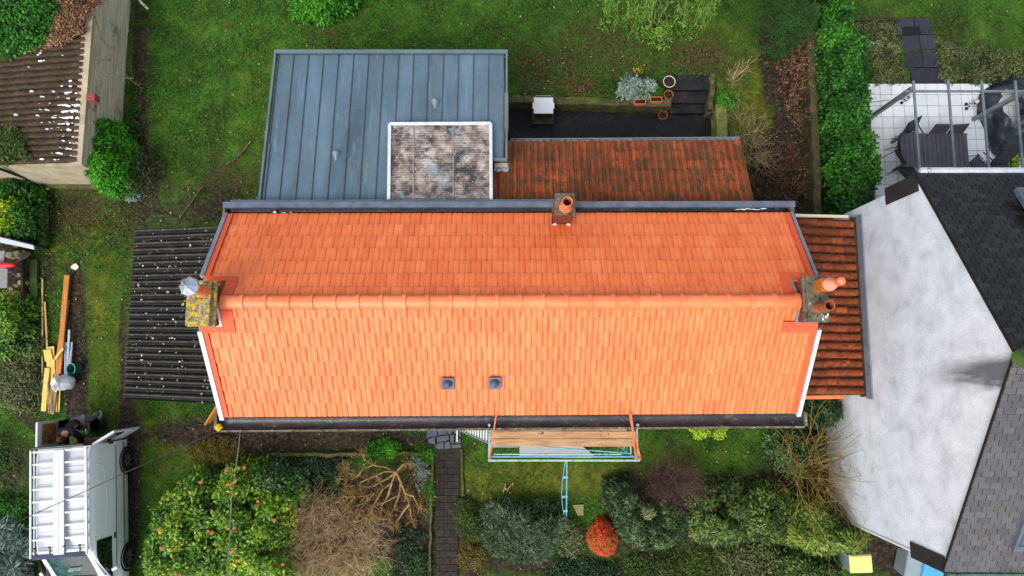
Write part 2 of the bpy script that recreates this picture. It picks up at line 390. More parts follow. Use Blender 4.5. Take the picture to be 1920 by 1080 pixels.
A('zinc', [S(70, 88, 96), S(92, 114, 128), S(112, 135, 154)], .7, rough=.42, spec=.5, metal=.2, tone=.14, stretch=(1.6, .35, 1),
  spots=[(2.2, .56, .3, S(126, 150, 172), (2.4, .2, 1)), (9, .55, .3, S(104, 128, 146)), (1.1, .55, .25, S(98, 112, 108), (2, .4, 1)), (60, .72, .05, S(60, 66, 60))], bump=.08, bscale=30)
A('zinc_trim', [S(92, 110, 118), S(116, 132, 142)], 2, rough=.45, metal=.2, stretch=(1, 1, 1))
A('seam', [S(52, 66, 72), S(84, 98, 104)], 4, rough=.5)
A('lead', [S(84, 92, 106), S(112, 122, 138)], 3, rough=.5, metal=.2, spots=[(9, .62, .06, S(60, 62, 68))])
A('verge_white', [S(182, 190, 202), S(214, 220, 228)], 4, rough=.5)
A('verge_grey', [S(110, 118, 132), S(140, 148, 160)], 4, rough=.5)
A('gutter_black', [S(26, 24, 27), S(46, 42, 46), S(66, 60, 62)], 2.5, rough=.45, spec=.5, bump=.4, bscale=18,
  spots=[(5, .57, .12, S(96, 80, 66)), (7, .63, .08, S(140, 124, 96)), (28, .64, .06, S(120, 116, 100))], stretch=(.5, 1, 1))
A('old_concrete', [S(70, 68, 56), S(104, 100, 84), S(136, 132, 112)], 5, bump=.6, bdist=.02,
  spots=[(6, .53, .08, S(52, 54, 38)), (9, .62, .05, S(180, 178, 158)), (3, .6, .1, S(80, 84, 40))])
A('lichen_slab', [S(96, 92, 80), S(132, 130, 118), S(166, 164, 152)], 14, bump=.9, bdist=.03,
  spots=[(4.5, .5, .12, S(150, 130, 30)), (9, .52, .08, S(88, 90, 42)), (9, .5, .07, S(200, 168, 26)), (24, .6, .05, S(200, 198, 188))])
A('chimney_brick', [S(80, 40, 26), S(126, 62, 40), S(160, 88, 60)], 12, bump=.5, spots=[(8, .58, .08, S(58, 44, 34))])
A('terracotta', [S(176, 92, 52), S(206, 112, 68), S(222, 134, 92)], 9, rough=.7, spots=[(6, .6, .15, S(120, 74, 48))])
A('terracotta_pink', [S(214, 130, 104), S(238, 160, 136)], 9, rough=.6)
A('pot_clay', [S(112, 60, 38), S(150, 82, 52), S(170, 104, 72)], 10, rough=.8, spots=[(8, .58, .1, S(90, 66, 48))])
A('soil', [S(30, 20, 14), S(54, 38, 26), S(84, 64, 42)], 20, bump=1, bdist=.03)
A('steel', [S(176, 184, 192), S(206, 212, 220)], 5, rough=.35, metal=.6)
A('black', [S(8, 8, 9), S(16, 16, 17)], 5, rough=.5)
A('dark_plastic', [S(24, 25, 27), S(36, 38, 42)], 5, rough=.45, spec=.5)
A('render', [S(196, 184, 158), S(222, 212, 188)], 1.5, bump=.2, bscale=30, spots=[(2, .6, .2, S(160, 148, 122))])
A('garage_wall', [S(146, 134, 110), S(168, 156, 132), S(184, 172, 148)], 2, bump=.4, bscale=30, spots=[(3, .6, .2, S(120, 110, 88)), (1.2, .6, .15, S(110, 116, 80))])
A('board_wall', [S(150, 142, 120), S(184, 176, 152), S(206, 198, 174)], 1.6, bump=.6, bscale=12, stretch=(3, .5, 6),
  spots=[(2, .58, .1, S(84, 76, 58), (1, .5, 1)), (1.5, .6, .1, S(92, 98, 62))])
A('gable', [S(182, 186, 195), S(198, 204, 213), S(208, 214, 223), S(216, 222, 230)], 1.6, detail=14, bump=.5, bscale=30, rough=.8, lo=.34, hi=.66, dist=.1,
  spots=[(2.6, .54, .3, S(190, 190, 200)), (14, .56, .2, S(190, 191, 199)), (2, .58, .3, S(192, 190, 200), (1, 2.5, .3)), (40, .62, .1, S(226, 230, 236))])
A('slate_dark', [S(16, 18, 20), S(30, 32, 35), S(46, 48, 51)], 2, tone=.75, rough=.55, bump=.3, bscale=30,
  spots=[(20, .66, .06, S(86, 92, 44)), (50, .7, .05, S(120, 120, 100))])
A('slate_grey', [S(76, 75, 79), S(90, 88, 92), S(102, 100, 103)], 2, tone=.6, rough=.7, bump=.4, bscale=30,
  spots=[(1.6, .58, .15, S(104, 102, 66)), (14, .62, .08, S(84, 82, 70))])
A('slate_joint', [S(22, 23, 16), S(40, 42, 22)], 10)
A('panel', [S(58, 56, 54), S(120, 106, 98), S(156, 142, 132), S(186, 178, 170)], 2.2, detail=12, rough=.6, lo=.38, hi=.62, dist=.2, bump=.3, bscale=30,
  spots=[(1.7, .53, .1, S(52, 56, 56)), (5, .56, .08, S(64, 64, 62), (.5, 1.6, 1)), (2.2, .57, .1, S(122, 140, 144)), (2.2, .6, .12, S(150, 116, 104)), (11, .62, .05, S(190, 190, 188)), (30, .6, .1, S(70, 66, 64), (.1, 1, 1))])
A('white_frame', [S(190, 196, 200), S(226, 230, 232)], 8, rough=.5, spots=[(14, .6, .06, S(120, 124, 126))])
A('white', [S(216, 221, 225), S(226, 230, 233)], 5, rough=.4)
A('van_white', [S(200, 206, 212), S(210, 216, 222)], 1, rough=.25, spec=.5, coat=.5)
A('van_silver', [S(206, 214, 212), S(214, 222, 220)], 1, rough=.3, spec=.5, coat=.4)
A('glass_dark', [S(8, 12, 14), S(20, 28, 30)], 2, rough=.06, spec=.8)
A('windscreen', [S(10, 28, 32), S(30, 56, 60), S(70, 110, 112)], 1.6, rough=.05, spec=.9)
A('tyre', [S(20, 20, 21), S(30, 30, 31)], 8, rough=.8)
A('alloy', [S(96, 100, 106), S(130, 134, 140)], 8, rough=.35, metal=.5)
A('red_light', [S(90, 10, 14), S(140, 20, 24)], 8, rough=.2)
A('cardboard', [S(150, 84, 50), S(180, 108, 70)], 5)
A('reflection_glass', [S(120, 84, 42), S(168, 126, 76)], 6, rough=.15, spots=[(9, .56, .04, S(40, 16, 12)), (12, .62, .04, S(150, 30, 30))])  # brown, dark and red reflections of clutter painted into the pane colour
A('wood_orange', [S(170, 96, 40), S(200, 122, 58), S(214, 142, 78)], 3, stretch=(6, .7, 6), spots=[(5, .64, .05, S(110, 60, 26))])
A('wood_grey', [S(120, 98, 74), S(156, 132, 104), S(176, 154, 126)], 3, stretch=(8, .7, 8), spots=[(4, .64, .05, S(96, 72, 50))])
A('wood_yellow', [S(206, 168, 78), S(228, 196, 104), S(240, 212, 130)], 3, stretch=(7, .8, 7), spots=[(4, .66, .04, S(150, 104, 50))])
A('batten', [S(190, 156, 96), S(216, 186, 124)], 4, stretch=(8, .8, 8))
A('plank', [S(158, 116, 80), S(192, 148, 108), S(212, 172, 132)], 2.2, detail=8, stretch=(.8, 9, 9), bump=.2, spots=[(3.2, .63, .05, S(104, 66, 38)), (1.2, .6, .2, S(158, 122, 90))])
A('pvc_grey', [S(150, 166, 190), S(176, 190, 212)], 4, rough=.4)
A('bag', [S(206, 210, 216), S(228, 230, 234)], 8, rough=.6, bump=.8, bscale=14, bdist=.03)
A('green_plastic', [S(8, 92, 62), S(16, 116, 80)], 5, rough=.35)
A('tube_blue', [S(96, 164, 186), S(120, 190, 206)], 6, rough=.4, spots=[(10, .6, .05, S(150, 170, 160))])
A('tube_pale', [S(150, 184, 190), S(186, 208, 206)], 4, rough=.4, spots=[(8, .58, .05, S(96, 130, 120))])
A('strap', [S(240, 96, 46), S(255, 130, 80)], 10, rough=.6)
A('pale_slab', [S(150, 156, 160), S(176, 182, 184)], 3, rough=.7, stretch=(.5, 10, 1), bump=.3, spots=[(3, .62, .1, S(130, 134, 134))])
A('dark_paving', [S(12, 13, 16), S(26, 26, 30), S(44, 41, 40)], 1.1, detail=10, rough=.6, bump=.4, bscale=20, dist=.5,
  spots=[(1.3, .55, .2, S(66, 58, 52)), (30, .7, .05, S(110, 104, 92)), (2, .64, .08, S(40, 44, 22))])
A('path_brick', [S(30, 25, 21), S(44, 37, 32), S(62, 53, 44)], 6, tone=.15, rough=.8, bump=.5, bscale=30, spots=[(24, .68, .05, S(140, 130, 116)), (3, .6, .1, S(52, 58, 30))])
A('slate_paving', [S(58, 64, 76), S(78, 84, 98), S(98, 104, 116)], 4, tone=.5, rough=.6, bump=.3)
A('black_slab', [S(34, 36, 44), S(50, 52, 62), S(64, 66, 74)], 4, tone=.5, rough=.6, bump=.3, spots=[(3, .62, .1, S(54, 60, 40))])
A('terrace', [S(206, 209, 209), S(224, 227, 228), S(234, 237, 237)], 1.2, tone=.5, rough=.6, bump=.2, bscale=30,
  spots=[(.9, .62, .12, S(176, 176, 120)), (4, .66, .1, S(170, 166, 140)), (1.3, .66, .1, S(150, 150, 70))])
A('terrace_joint', [S(96, 92, 72), S(120, 116, 90)], 6)
A('mossy_stone', [S(50, 48, 30), S(80, 76, 50), S(112, 106, 76)], 4, bump=.7, bdist=.03, rough=.9, spots=[(2.5, .52, .12, S(86, 98, 26)), (5, .62, .1, S(44, 42, 28))])
A('mossy_bright', [S(86, 92, 40), S(124, 130, 62), S(166, 168, 110)], 4, bump=.7, bdist=.03, rough=.9, spots=[(3, .55, .1, S(92, 106, 24))])
A('rock', [S(96, 88, 54), S(150, 142, 100), S(180, 174, 136)], 5, bump=.8, bdist=.04, tone=.5)
A('grey_wood', [S(120, 120, 116), S(150, 150, 146)], 4, stretch=(1, 6, 1), bump=.2)
A('anthracite', [S(72, 72, 80), S(92, 92, 100)], 3, rough=.5)
A('anthracite_gap', [S(30, 30, 34), S(36, 36, 40)], 3)
A('textile', [S(66, 64, 70), S(88, 86, 92)], 14, rough=.8)
A('galv', [S(108, 118, 122), S(138, 148, 152)], 5, rough=.4, metal=.3)
A('tarp', [S(12, 18, 24), S(26, 36, 44), S(40, 52, 60)], 2, rough=.35, spec=.5, bump=.6, bscale=5, bdist=.06)
A('yellow_bin', [S(226, 216, 120), S(238, 230, 144)], 3, rough=.35)
A('blue_bin', [S(72, 156, 214), S(92, 176, 230)], 3, rough=.35)
A('grey_bin', [S(130, 146, 152), S(150, 164, 168)], 3, rough=.4)
A('red', [S(200, 24, 30), S(222, 40, 44)], 4, rough=.4)
A('red_clay', [S(130, 60, 58), S(150, 78, 74)], 8)
A('rope_wire', [S(70, 76, 72), S(150, 156, 150)], 40, lo=.45, hi=.55)
A('wire_dark', [S(40, 42, 44), S(70, 72, 74)], 10)
A('jacket', [S(14, 14, 20), S(30, 30, 42)], 9, rough=.7, bump=.6, bscale=8, bdist=.03)
A('trousers', [S(96, 100, 100), S(128, 132, 130)], 8, rough=.9, bump=.5, bscale=10)
A('skin', [S(176, 118, 92), S(196, 138, 110)], 8, rough=.5)
A('hair', [S(60, 32, 22), S(92, 52, 36)], 30, rough=.6)
A('shoe', [S(196, 198, 196), S(224, 224, 222)], 8, rough=.6)
A('cream', [S(214, 206, 176), S(232, 226, 204)], 8)
A('blue_paint', [S(40, 60, 130), S(60, 84, 160)], 8)
A('dark_green', [S(14, 44, 38), S(24, 62, 54)], 6, rough=.4)
A('orange_paint', [S(190, 96, 60), S(214, 120, 80)], 8)
A('grate', [S(12, 12, 14), S(30, 30, 34)], 60)
A('white_flake', [S(220, 220, 224), S(244, 244, 246)], 8)
A('dead_branch', [S(70, 58, 40), S(104, 90, 66)], 6, tone=.5)
A('blue_rag', [S(196, 204, 226), S(216, 220, 236)], 6, spots=[(5, .58, .05, S(60, 110, 190)), (6, .62, .04, S(180, 140, 90))], bump=.6)

# ground: painted vertex masks (bare soil, litter, bright moss) broken up by noise
def ground_material():
    m = bpy.data.materials.new('garden_ground'); m.use_nodes = True
    nt = m.node_tree; N = nt.nodes; L = nt.links; b = N['Principled BSDF']
    b.inputs['Roughness'].default_value = .9; b.inputs['Specular IOR Level'].default_value = .15
    geo = N.new('ShaderNodeNewGeometry')
    def noise(sc, det=6, off=0, dist=0):
        mp = N.new('ShaderNodeMapping'); mp.inputs['Location'].default_value = (off, off*1.7, 0); L.new(geo.outputs['Position'], mp.inputs[0])
        n = N.new('ShaderNodeTexNoise'); n.inputs['Scale'].default_value = sc; n.inputs['Detail'].default_value = det
        n.inputs['Roughness'].default_value = .7; n.inputs['Distortion'].default_value = dist; L.new(mp.outputs[0], n.inputs['Vector']); return n.outputs[0]
    def ramp(x, *st):
        r = N.new('ShaderNodeValToRGB'); e = r.color_ramp.elements
        while len(e) < len(st): e.new(.5)
        for i, (p, c) in enumerate(st): e[i].position = p; e[i].color = c
        L.new(x, r.inputs[0]); return r.outputs[0]
    def mix(f, a, c):
        x = N.new('ShaderNodeMix'); x.data_type = 'RGBA'; L.new(f, x.inputs[0]); L.new(a, x.inputs[6]); L.new(c, x.inputs[7]); return x.outputs[2]
    def mask(attr, n, soft=.12):
        a = N.new('ShaderNodeAttribute'); a.attribute_name = attr
        s = N.new('ShaderNodeMath'); s.operation = 'ADD'; L.new(a.outputs['Fac'], s.inputs[0]); L.new(n, s.inputs[1])
        r = N.new('ShaderNodeMapRange'); r.inputs[1].default_value = 1-soft; r.inputs[2].default_value = 1+soft; L.new(s.outputs[0], r.inputs[0]); return r.outputs[0]
    g = ramp(noise(1.3, 12, 0, .6), (.36, S(12, 34, 6)), (.46, S(26, 66, 10)), (.56, S(42, 94, 16)), (.68, S(82, 116, 36)))
    fine = noise(26, 6, 4)
    g2 = mix(ramp(fine, (.42, (0, 0, 0, 1)), (.62, (1, 1, 1, 1))), g, ramp(noise(14, 4, 9), (.35, S(24, 34, 10)), (.62, S(88, 108, 40))))
    ol = ramp(noise(2.3, 8, 3, .5), (.3, S(58, 56, 20)), (.5, S(86, 92, 26)), (.7, S(112, 118, 38)))
    lit = ramp(noise(22, 8, 5), (.35, S(24, 21, 11)), (.5, S(58, 50, 27)), (.62, S(100, 84, 52)), (.72, S(146, 124, 86)))
    so = ramp(noise(9, 10, 6, .3), (.35, S(24, 20, 15)), (.5, S(50, 42, 33)), (.66, S(84, 70, 56)))
    c = mix(mask('olive', noise(2.5, 8, 8), .18), g2, ol)
    c = mix(mask('litter', noise(5, 10, 11), .1), c, lit)
    c = mix(mask('dirt', noise(3.2, 10, 14), .12), c, so)
    L.new(c, b.inputs['Base Color'])
    bp = N.new('ShaderNodeBump'); bp.inputs['Strength'].default_value = .9; bp.inputs['Distance'].default_value = .05
    L.new(noise(16, 8, 2), bp.inputs['Height']); L.new(bp.outputs[0], b.inputs['Normal'])
    return m

# ------------------------------------------------------------------ the ground sheet
def axis(lo, hi, step, far):
    a = list(np.arange(lo, hi+step/2, step)); w = step; x = lo; left = []
    while x > -far: w *= 1.5; x -= w; left.append(x)
    w = step; x = a[-1]; right = []
    while x < far: w *= 1.5; x += w; right.append(x)
    return np.array(left[::-1]+a+right)
GX = axis(-18, 18, .15, 500); GY = axis(-9, 13.5, .15, 500)
XX, YY = np.meshgrid(GX, GY); nx, ny = len(GX), len(GY)
def px_of(x, y, z=0.):
    """photo pixel of a world place (only to look up the survey lists below)"""
    dz = H-z; yc = y*CT-dz*ST; zc = dz*CT+y*ST
    return 960+FPX*x/zc, 540-FPX*yc/zc
zz = np.array([G(x, y) for x, y in zip(XX.ravel(), YY.ravel())])
PU, PV = px_of(XX.ravel(), YY.ravel(), zz)
att = {k: np.zeros(nx*ny) for k in ('dirt', 'litter', 'olive')}
def blob(k, u, v, a, b, s=1., rot=0, p=2):
    du, dv = PU-u, PV-v; c, sn = math.cos(R(rot)), math.sin(R(rot))
    d = ((du*c+dv*sn)/a)**2+((-du*sn+dv*c)/b)**2
    att[k] += s*np.exp(-d**(p/2)*.9)
att['dirt'] += .18; att['litter'] += .27; att['olive'] += .28
for a in [(262, 150, 18, 190, .6), (255, 330, 60, 60, .5), (350, 400, 110, 45, .35, -12), (420, 300, 60, 120, .25), (145, 640, 18, 170, .75), (140, 730, 20, 60, .6),
          (230, 650, 8, 120, .55), (240, 800, 14, 60, .6), (110, 380, 60, 12, .5), (370, 810, 90, 28, .65), (620, 822, 190, 22, .85), (480, 830, 60, 30, .4),
          (250, 930, 16, 140, .7), (20, 880, 60, 60, .5, 40), (60, 790, 60, 14, .5, 30), (780, 1020, 40, 70, .75), (700, 930, 100, 60, .5), (640, 1000, 110, 80, .5),
          (1000, 175, 60, 14, .3), (1215, 970, 75, 80, .8), (1400, 965, 110, 60, .8), (1520, 900, 80, 120, .7), (1480, 150, 30, 160, .85), (1500, 330, 60, 60, .85),
          (1440, 80, 14, 90, .8), (1430, 300, 40, 40, .5), (1690, 80, 60, 30, .25), (1820, 90, 60, 30, .3), (1650, 1040, 60, 40, .55), (1700, 1050, 30, 60, .5),
          (880, 1040, 30, 50, .5), (980, 1060, 100, 25, .5), (20, 500, 60, 60, .7), (95, 520, 25, 60, .2), (190, 600, 10, 60, .1), (1720, 1060, 30, 30, .6), (1220, 360, 300, 30, .4)]:
    blob('dirt', *a)
for a in [(100, 400, 60, 60, .3), (190, 400, 90, 60, .25), (1000, 140, 80, 50, .3), (1100, 60, 120, 60, .2), (1180, 120, 100, 60, .2), (620, 60, 80, 30, .2), (1320, 120, 60, 60, .35),
          (1650, 50, 60, 40, .35), (1800, 70, 80, 40, .2), (1860, 130, 80, 30, .35), (430, 350, 80, 60, .3), (260, 560, 40, 200, .2), (300, 850, 60, 80, .1), (60, 720, 60, 80, .3),
          (900, 930, 50, 30, .2), (1180, 870, 60, 30, .1), (1400, 850, 200, 30, .1), (1250, 1060, 260, 30, .3), (1650, 1020, 40, 50, .4), (1420, 240, 50, 120, .2)]:
    blob('litter', *a)
for a in [(1420, 230, 60, 130, .5), (950, 900, 110, 40, .45), (1100, 890, 120, 40, .3), (190, 600, 40, 200, .3), (300, 830, 90, 60, .3), (470, 870, 60, 40, .3), (870, 1000, 40, 60, .3),
          (1480, 60, 60, 60, .2), (110, 450, 60, 90, .2), (480, 200, 30, 160, .1), (640, 850, 200, 30, -.1), (1300, 60, 60, 60, .2), (1300, 870, 160, 60, .1)]:
    blob('olive', *a)
far = (np.abs(XX.ravel()) > 19) | (YY.ravel() > 14) | (YY.ravel() < -9.5)
bumpz = .025*np.sin(XX*1.9+.7*YY)+.02*np.sin(YY*2.6-XX)+rng.normal(0, .008, XX.shape)
inT = (XX > TX0-.4) & (XX < TX1+.3) & (YY > TY0-.4) & (YY < TY1+.4)
hs = (np.abs(XX) < 7.6) & (np.abs(YY-1.1) < 3.4)
bumpz = np.where(inT | hs, -.01, bumpz)-.02
V = np.stack([XX.ravel(), YY.ravel(), zz+bumpz.ravel()], 1)
i0 = (np.arange(ny-1)[:, None]*nx+np.arange(nx-1)[None, :]).ravel()
F = np.stack([i0, i0+1, i0+nx+1, i0+nx], 1)
gm = ground_material()
gr = npmesh('ground', V, F, np.full(len(V), .5), gm); structure(gr)
for k, a in att.items():
    t = gr.data.attributes.new(k, 'FLOAT', 'POINT'); t.data.foreach_set('value', np.where(far, .3, a).astype(np.float32))
for p in (gr.data.polygons,): p.foreach_set('use_smooth', np.ones(len(p), bool))

# grass blades and fallen leaves
def att_at(k, x, y):
    i = np.clip(np.searchsorted(GX, x), 0, nx-1); j = np.clip(np.searchsorted(GY, y), 0, ny-1); return att[k][j*nx+i]
def blocked(u, v):
    b = np.zeros(len(u), bool)
    for x0, y0, x1, y1 in ((955, 190, 1350, 300), (430, 400, 1500, 790), (500, 100, 945, 400), (812, 800, 864, 1090), (1632, 152, 2000, 400), (250, 450, 420, 745), (1680, 30, 1770, 160), (1570, 400, 2000, 950)):
        b |= (u > x0) & (u < x1) & (v > y0) & (v < y1)
    return b
n = 240000
x = rng.uniform(-17, 17, n); y = rng.uniform(-8, 12.5, n); z = np.array([G(a, b) for a, b in zip(x, y)])
u, v = px_of(x, y, z); dd = att_at('dirt', x, y); li = att_at('litter', x, y)
cov = .8-dd*.95-.35*np.maximum(0, li-.3)+.12*np.sin(x*1.3+y)*np.sin(y*1.7)
k = (rng.random(n) < cov) & ~blocked(u, v) & (u > -30) & (u < 1950) & (v > -30) & (v < 1110)
x, y, z, n = x[k], y[k], z[k], k.sum()
ol = att_at('olive', x, y)
P = np.stack([x, y, z-.01], 1); Nn = unit(rng.normal(size=(n, 3))*.5+np.array([0, 0, 1.]))
tone = np.clip(.4+.12*np.sin(x*.9+1)*np.cos(y*.8)+.14*np.sin(x*3.1+y*2)*np.sin(y*3.7-x)+.1*np.sin(x*7.1-y*5)*np.sin(y*8.3+x*2)+rng.normal(0, .24, n)+.4*(ol-.3), 0, 1)
V, F, T = leaf_arrays(P, Nn, .10, .03, tone, .45)
tag(npmesh('grass', V, F, T, M['grassblade']), 'short damp green grass covering the gardens', 'grass', kind='stuff')
n = 9000
x = rng.uniform(-17, 17, n); y = rng.uniform(-8, 12.5, n); z = np.array([G(a, b) for a, b in zip(x, y)]); u, v = px_of(x, y, z)
k = (rng.random(n) < .22+att_at('litter', x, y)*.7) & ~blocked(u, v)
x, y, z, n = x[k], y[k], z[k], k.sum()
P = np.stack([x, y, z+.03], 1); Nn = unit(rng.normal(size=(n, 3))*.3+np.array([0, 0, 1.]))
V, F, T = leaf_arrays(P, Nn, .07, .045, rng.random(n))
tag(npmesh('fallen_leaves', V, F, T, M['litter']), 'small brown dead leaves scattered over the lawns', 'leaves', kind='stuff')

# ------------------------------------------------------------------ paths and paving
m = MB()
def Wl(u, v, z): return tuple(W(u, v, z))
m = MB(); m.prism([Wl(956, 196, .012), Wl(1350, 196, .012), Wl(1352, 300, .012), Wl(954, 300, .012)], .1)
structure(m.build('terrace_paving', M['dark_paving']))
# brick path to the front door
m = MB(); v = 838
xa = lambda v: 816 + (v-838)*.006; xb = lambda v: 863-(v-838)*.022
while v < 1100:
    v2 = v+13; k = 3
    for i in range(k):
        m.tone = random.random(); s0, s1 = i/k, (i+1)/k
        if int(v/13) % 2: s0, s1 = max(0, s0-.16), max(0, s1-.16) if i < 2 else 1
        m.prism([Wl(xa(v)*(1-s0)+xb(v)*s0+.3, v+.4, .04), Wl(xa(v)*(1-s1)+xb(v)*s1-.3, v+.4, .04), Wl(xa(v2)*(1-s1)+xb(v2)*s1-.3, v2-.4, .04), Wl(xa(v2)*(1-s0)+xb(v2)*s0+.3, v2-.4, .04)], .06)
    v = v2
structure(m.build('garden_path', M['path_brick']))
m = MB()
for p in [[(801, 806), (818, 806), (820, 817), (800, 821)], [(820, 806), (835, 806), (838, 814), (822, 816)], [(837, 806), (848, 807), (846, 814), (840, 814)], [(850, 806), (864, 806), (864, 820), (852, 812)],
          [(802, 824), (816, 819), (815, 833), (806, 831)], [(819, 819), (841, 816), (842, 825), (820, 830)], [(844, 816), (851, 815), (850, 832), (844, 829)], [(853, 817), (864, 823), (864, 831), (853, 831)],
          [(816, 836), (820, 832), (831, 829), (832, 841), (820, 842)], [(834, 829), (842, 828), (846, 840), (834, 842)], [(847, 835), (864, 833), (864, 839), (848, 840)]]:
    m.tone = random.random(); m.prism([Wl(a, b, .05) for a, b in p], .08)
m.mi = 0
structure(m.build('crazy_paving', M['slate_paving']))
# neighbour's slab path
m = MB()
for (u0, v0, u1, v1, s) in [(1681, 34, 1712, 65, 3), (1714, 34, 1744, 64, 3), (1690, 67, 1722, 94, 3), (1724, 66, 1754, 93, 3), (1697, 97, 1728, 126, 3), (1730, 97, 1758, 126, 2), (1706, 128, 1771, 156, 5)]:
    m.tone = random.random(); m.prism([Wl(u0, v0, .05), Wl(u1, v0, .05), Wl(u1+s, v1, .05), Wl(u0+s, v1, .05)], .08)
structure(m.build('slab_path', M['black_slab']))
m = MB(); m.prism([Wl(1691, 50, .058), Wl(1725, 49, .058), Wl(1727, 64, .058), Wl(1693, 66, .058)], .03)
tag(m.build('metal_grate', M['grate']), 'black foot grate let into the dark slab path', 'grate')
# neighbour's white terrace, 40 cm slabs
m = MB(); a = W(1632, 157, .03); b = W(1650, 400, .03)
X0, X1, Y1, Y0 = W(1632, 200).x, 17.0, a.y, 4.3
m.prism([(X0-.1, Y0, .032), (X1, Y0, .032), (X1, Y1, .032), (X0-.1, Y1, .032)], .08)
structure(m.build('terrace_joints', M['terrace_joint']))
m = MB(); y = Y1; j = 0
while y > Y0+.1:
    x = X0-.05; h = .386
    while x < X1:
        m.tone = random.random(); w = .386
        m.prism([(x+.008, y-h+.008, .045), (x+w-.008, y-h+.008, .045), (x+w-.008, y-.008, .045), (x+.008, y-.008, .045)], .03); x += w
    y -= h; j += 1
structure(m.build('terrace', M['terrace']))
# ------------------------------------------------------------------ main house
EZ, RZ = 4.2, 5.95
NW_, NE_ = W(428, 402, EZ), W(1480, 400, EZ)      # north eave ends
SW_, SE_ = W(420, 780, EZ), W(1494, 773, EZ)      # south eave ends
RW, RE = W(366, 566, RZ), W(1544, 564, RZ)        # ridge ends
hc = (NW_+NE_+SW_+SE_)/4
house = thing('tiled_house', 'long main house with a new bright orange tiled gable roof', 'house', (hc.x, hc.y, 0))
wm = MB(); i = .25
pts = [(SW_.x+i, SW_.y+i+.1), (SE_.x-i, SE_.y+i+.1), (NE_.x-i, NE_.y-i-.1), (NW_.x+i, NW_.y-i-.1)]
wallbox(wm, pts, 0, EZ-.05)
gx0, gx1 = SW_.x+i, SE_.x-i
for gx in (gx0, gx1):
    wm.prism([(gx-.1, pts[0][1], EZ-.06), (gx+.1, pts[0][1], EZ-.06), (gx+.1, RW.y, RZ-.2), (gx-.1, RW.y, RZ-.2)], .2)
    wm.prism([(gx-.1, pts[3][1], EZ-.06), (gx+.1, pts[3][1], EZ-.06), (gx+.1, RW.y, RZ-.2), (gx-.1, RW.y, RZ-.2)], .2)
    wm.add([(gx, pts[0][1], EZ-.06), (gx, pts[3][1], EZ-.06), (gx, RW.y, RZ-.2)], [(0, 1, 2)])
walls = wm.build('wall', M['render'], house)
# front windows and a door under the gutter
for fx in (-5.6, -3.2, 3.4, 5.6):
    yy = pts[0][1]; w = MB()
    w.box((fx, yy-.02, 1.5), (1.1, .08, 1.35)); wi = w.build('window', M['white'], house)
    g = MB(); g.box((fx-.26, yy-.065, 1.5), (.45, .02, 1.2)); g.box((fx+.26, yy-.065, 1.5), (.45, .02, 1.2)); g.build('pane', M['glass_dark'], wi)
d = MB(); d.box((-1.75, pts[0][1]-.03, 1.05), (.95, .1, 2.1)); dr = d.build('door', M['grey_wood'], house)
d = MB(); d.box((-1.4, pts[0][1]-.1, 1.05), (.03, .06, .14)); d.build('handle', M['steel'], dr)

# roof tiles: two rolls per tile
def prof2(n=16, a=.034):
    out = []
    for q in range(n+1):
        t = q/n; ph = (t*2) % 1 if q < n else 1
        out.append((t, a*(.1+.9*max(abs(math.sin(math.pi*(t*2)))**.5, .45*(abs(t-.5) < .2)))-(.008 if q in (0, n) else 0)))
    return out
def tone_field():
    ph = [random.uniform(0, 6) for _ in range(4)]
    return lambda i, j: min(1, max(0, .45+.14*math.sin(i*.23+ph[0])*math.sin(j*1.1+ph[1])+random.gauss(0, .15)))
e = .02
for nm, (a, b, c, d), rows in (('north_roof', (NE_, NW_, RW, RE), 7), ('south_roof', (SW_, SE_, RE, RW), 8)):
    V, F, T = tiles(a, b, c, d, 55, rows, prof2(a=.024 if nm[0] == 's' else .015), lift=.03 if nm[0] == 's' else .022, stagger=.5, tonef=tone_field(), jit=.003, overlap=-.03)
    o = npmesh('roof_slope', V, F, T, M['tile_new'], house)
    if nm[0] == 's': o['label'] = 'sunlit lower slope of new orange tiles'
    else: o['label'] = 'upper slope of new orange tiles in deeper colour'
# underlay so nothing shows through the gaps
m = MB()
for q in ((NE_, NW_, RW, RE), (SW_, SE_, RE, RW)):
    m.prism([tuple(Vector(p)-Vector((0, 0, .03))) for p in q], .06)
m.build('roof_deck', M['mortar_red'], house)
# ridge
rl = W(412, 566, RZ+.08); rr = W(1500, 564, RZ+.08); m = MB(); n = 25; L = (rr-rl)/n
for i in range(n):
    p0 = rl+L*i; p1 = rl+L*(i+1); m.tone = random.random()
    for (a, b, r) in ((p0, p1-L*.14, .155), (p1-L*.14, p1+L*.02, .185)):
        k = 14; vs = []
        for p in (a, b):
            for j in range(k+1):
                an = math.pi*j/k; vs.append((p.x, p.y+r*1.08*math.cos(an), p.z-.1+r*math.sin(an)))
        m.add(vs, [(j, j+1, k+2+j, k+1+j) for j in range(k)]+[tuple(range(k+1)), tuple(range(2*k+1, k, -1))])
m.build('ridge', M['ridge_tile'], house)
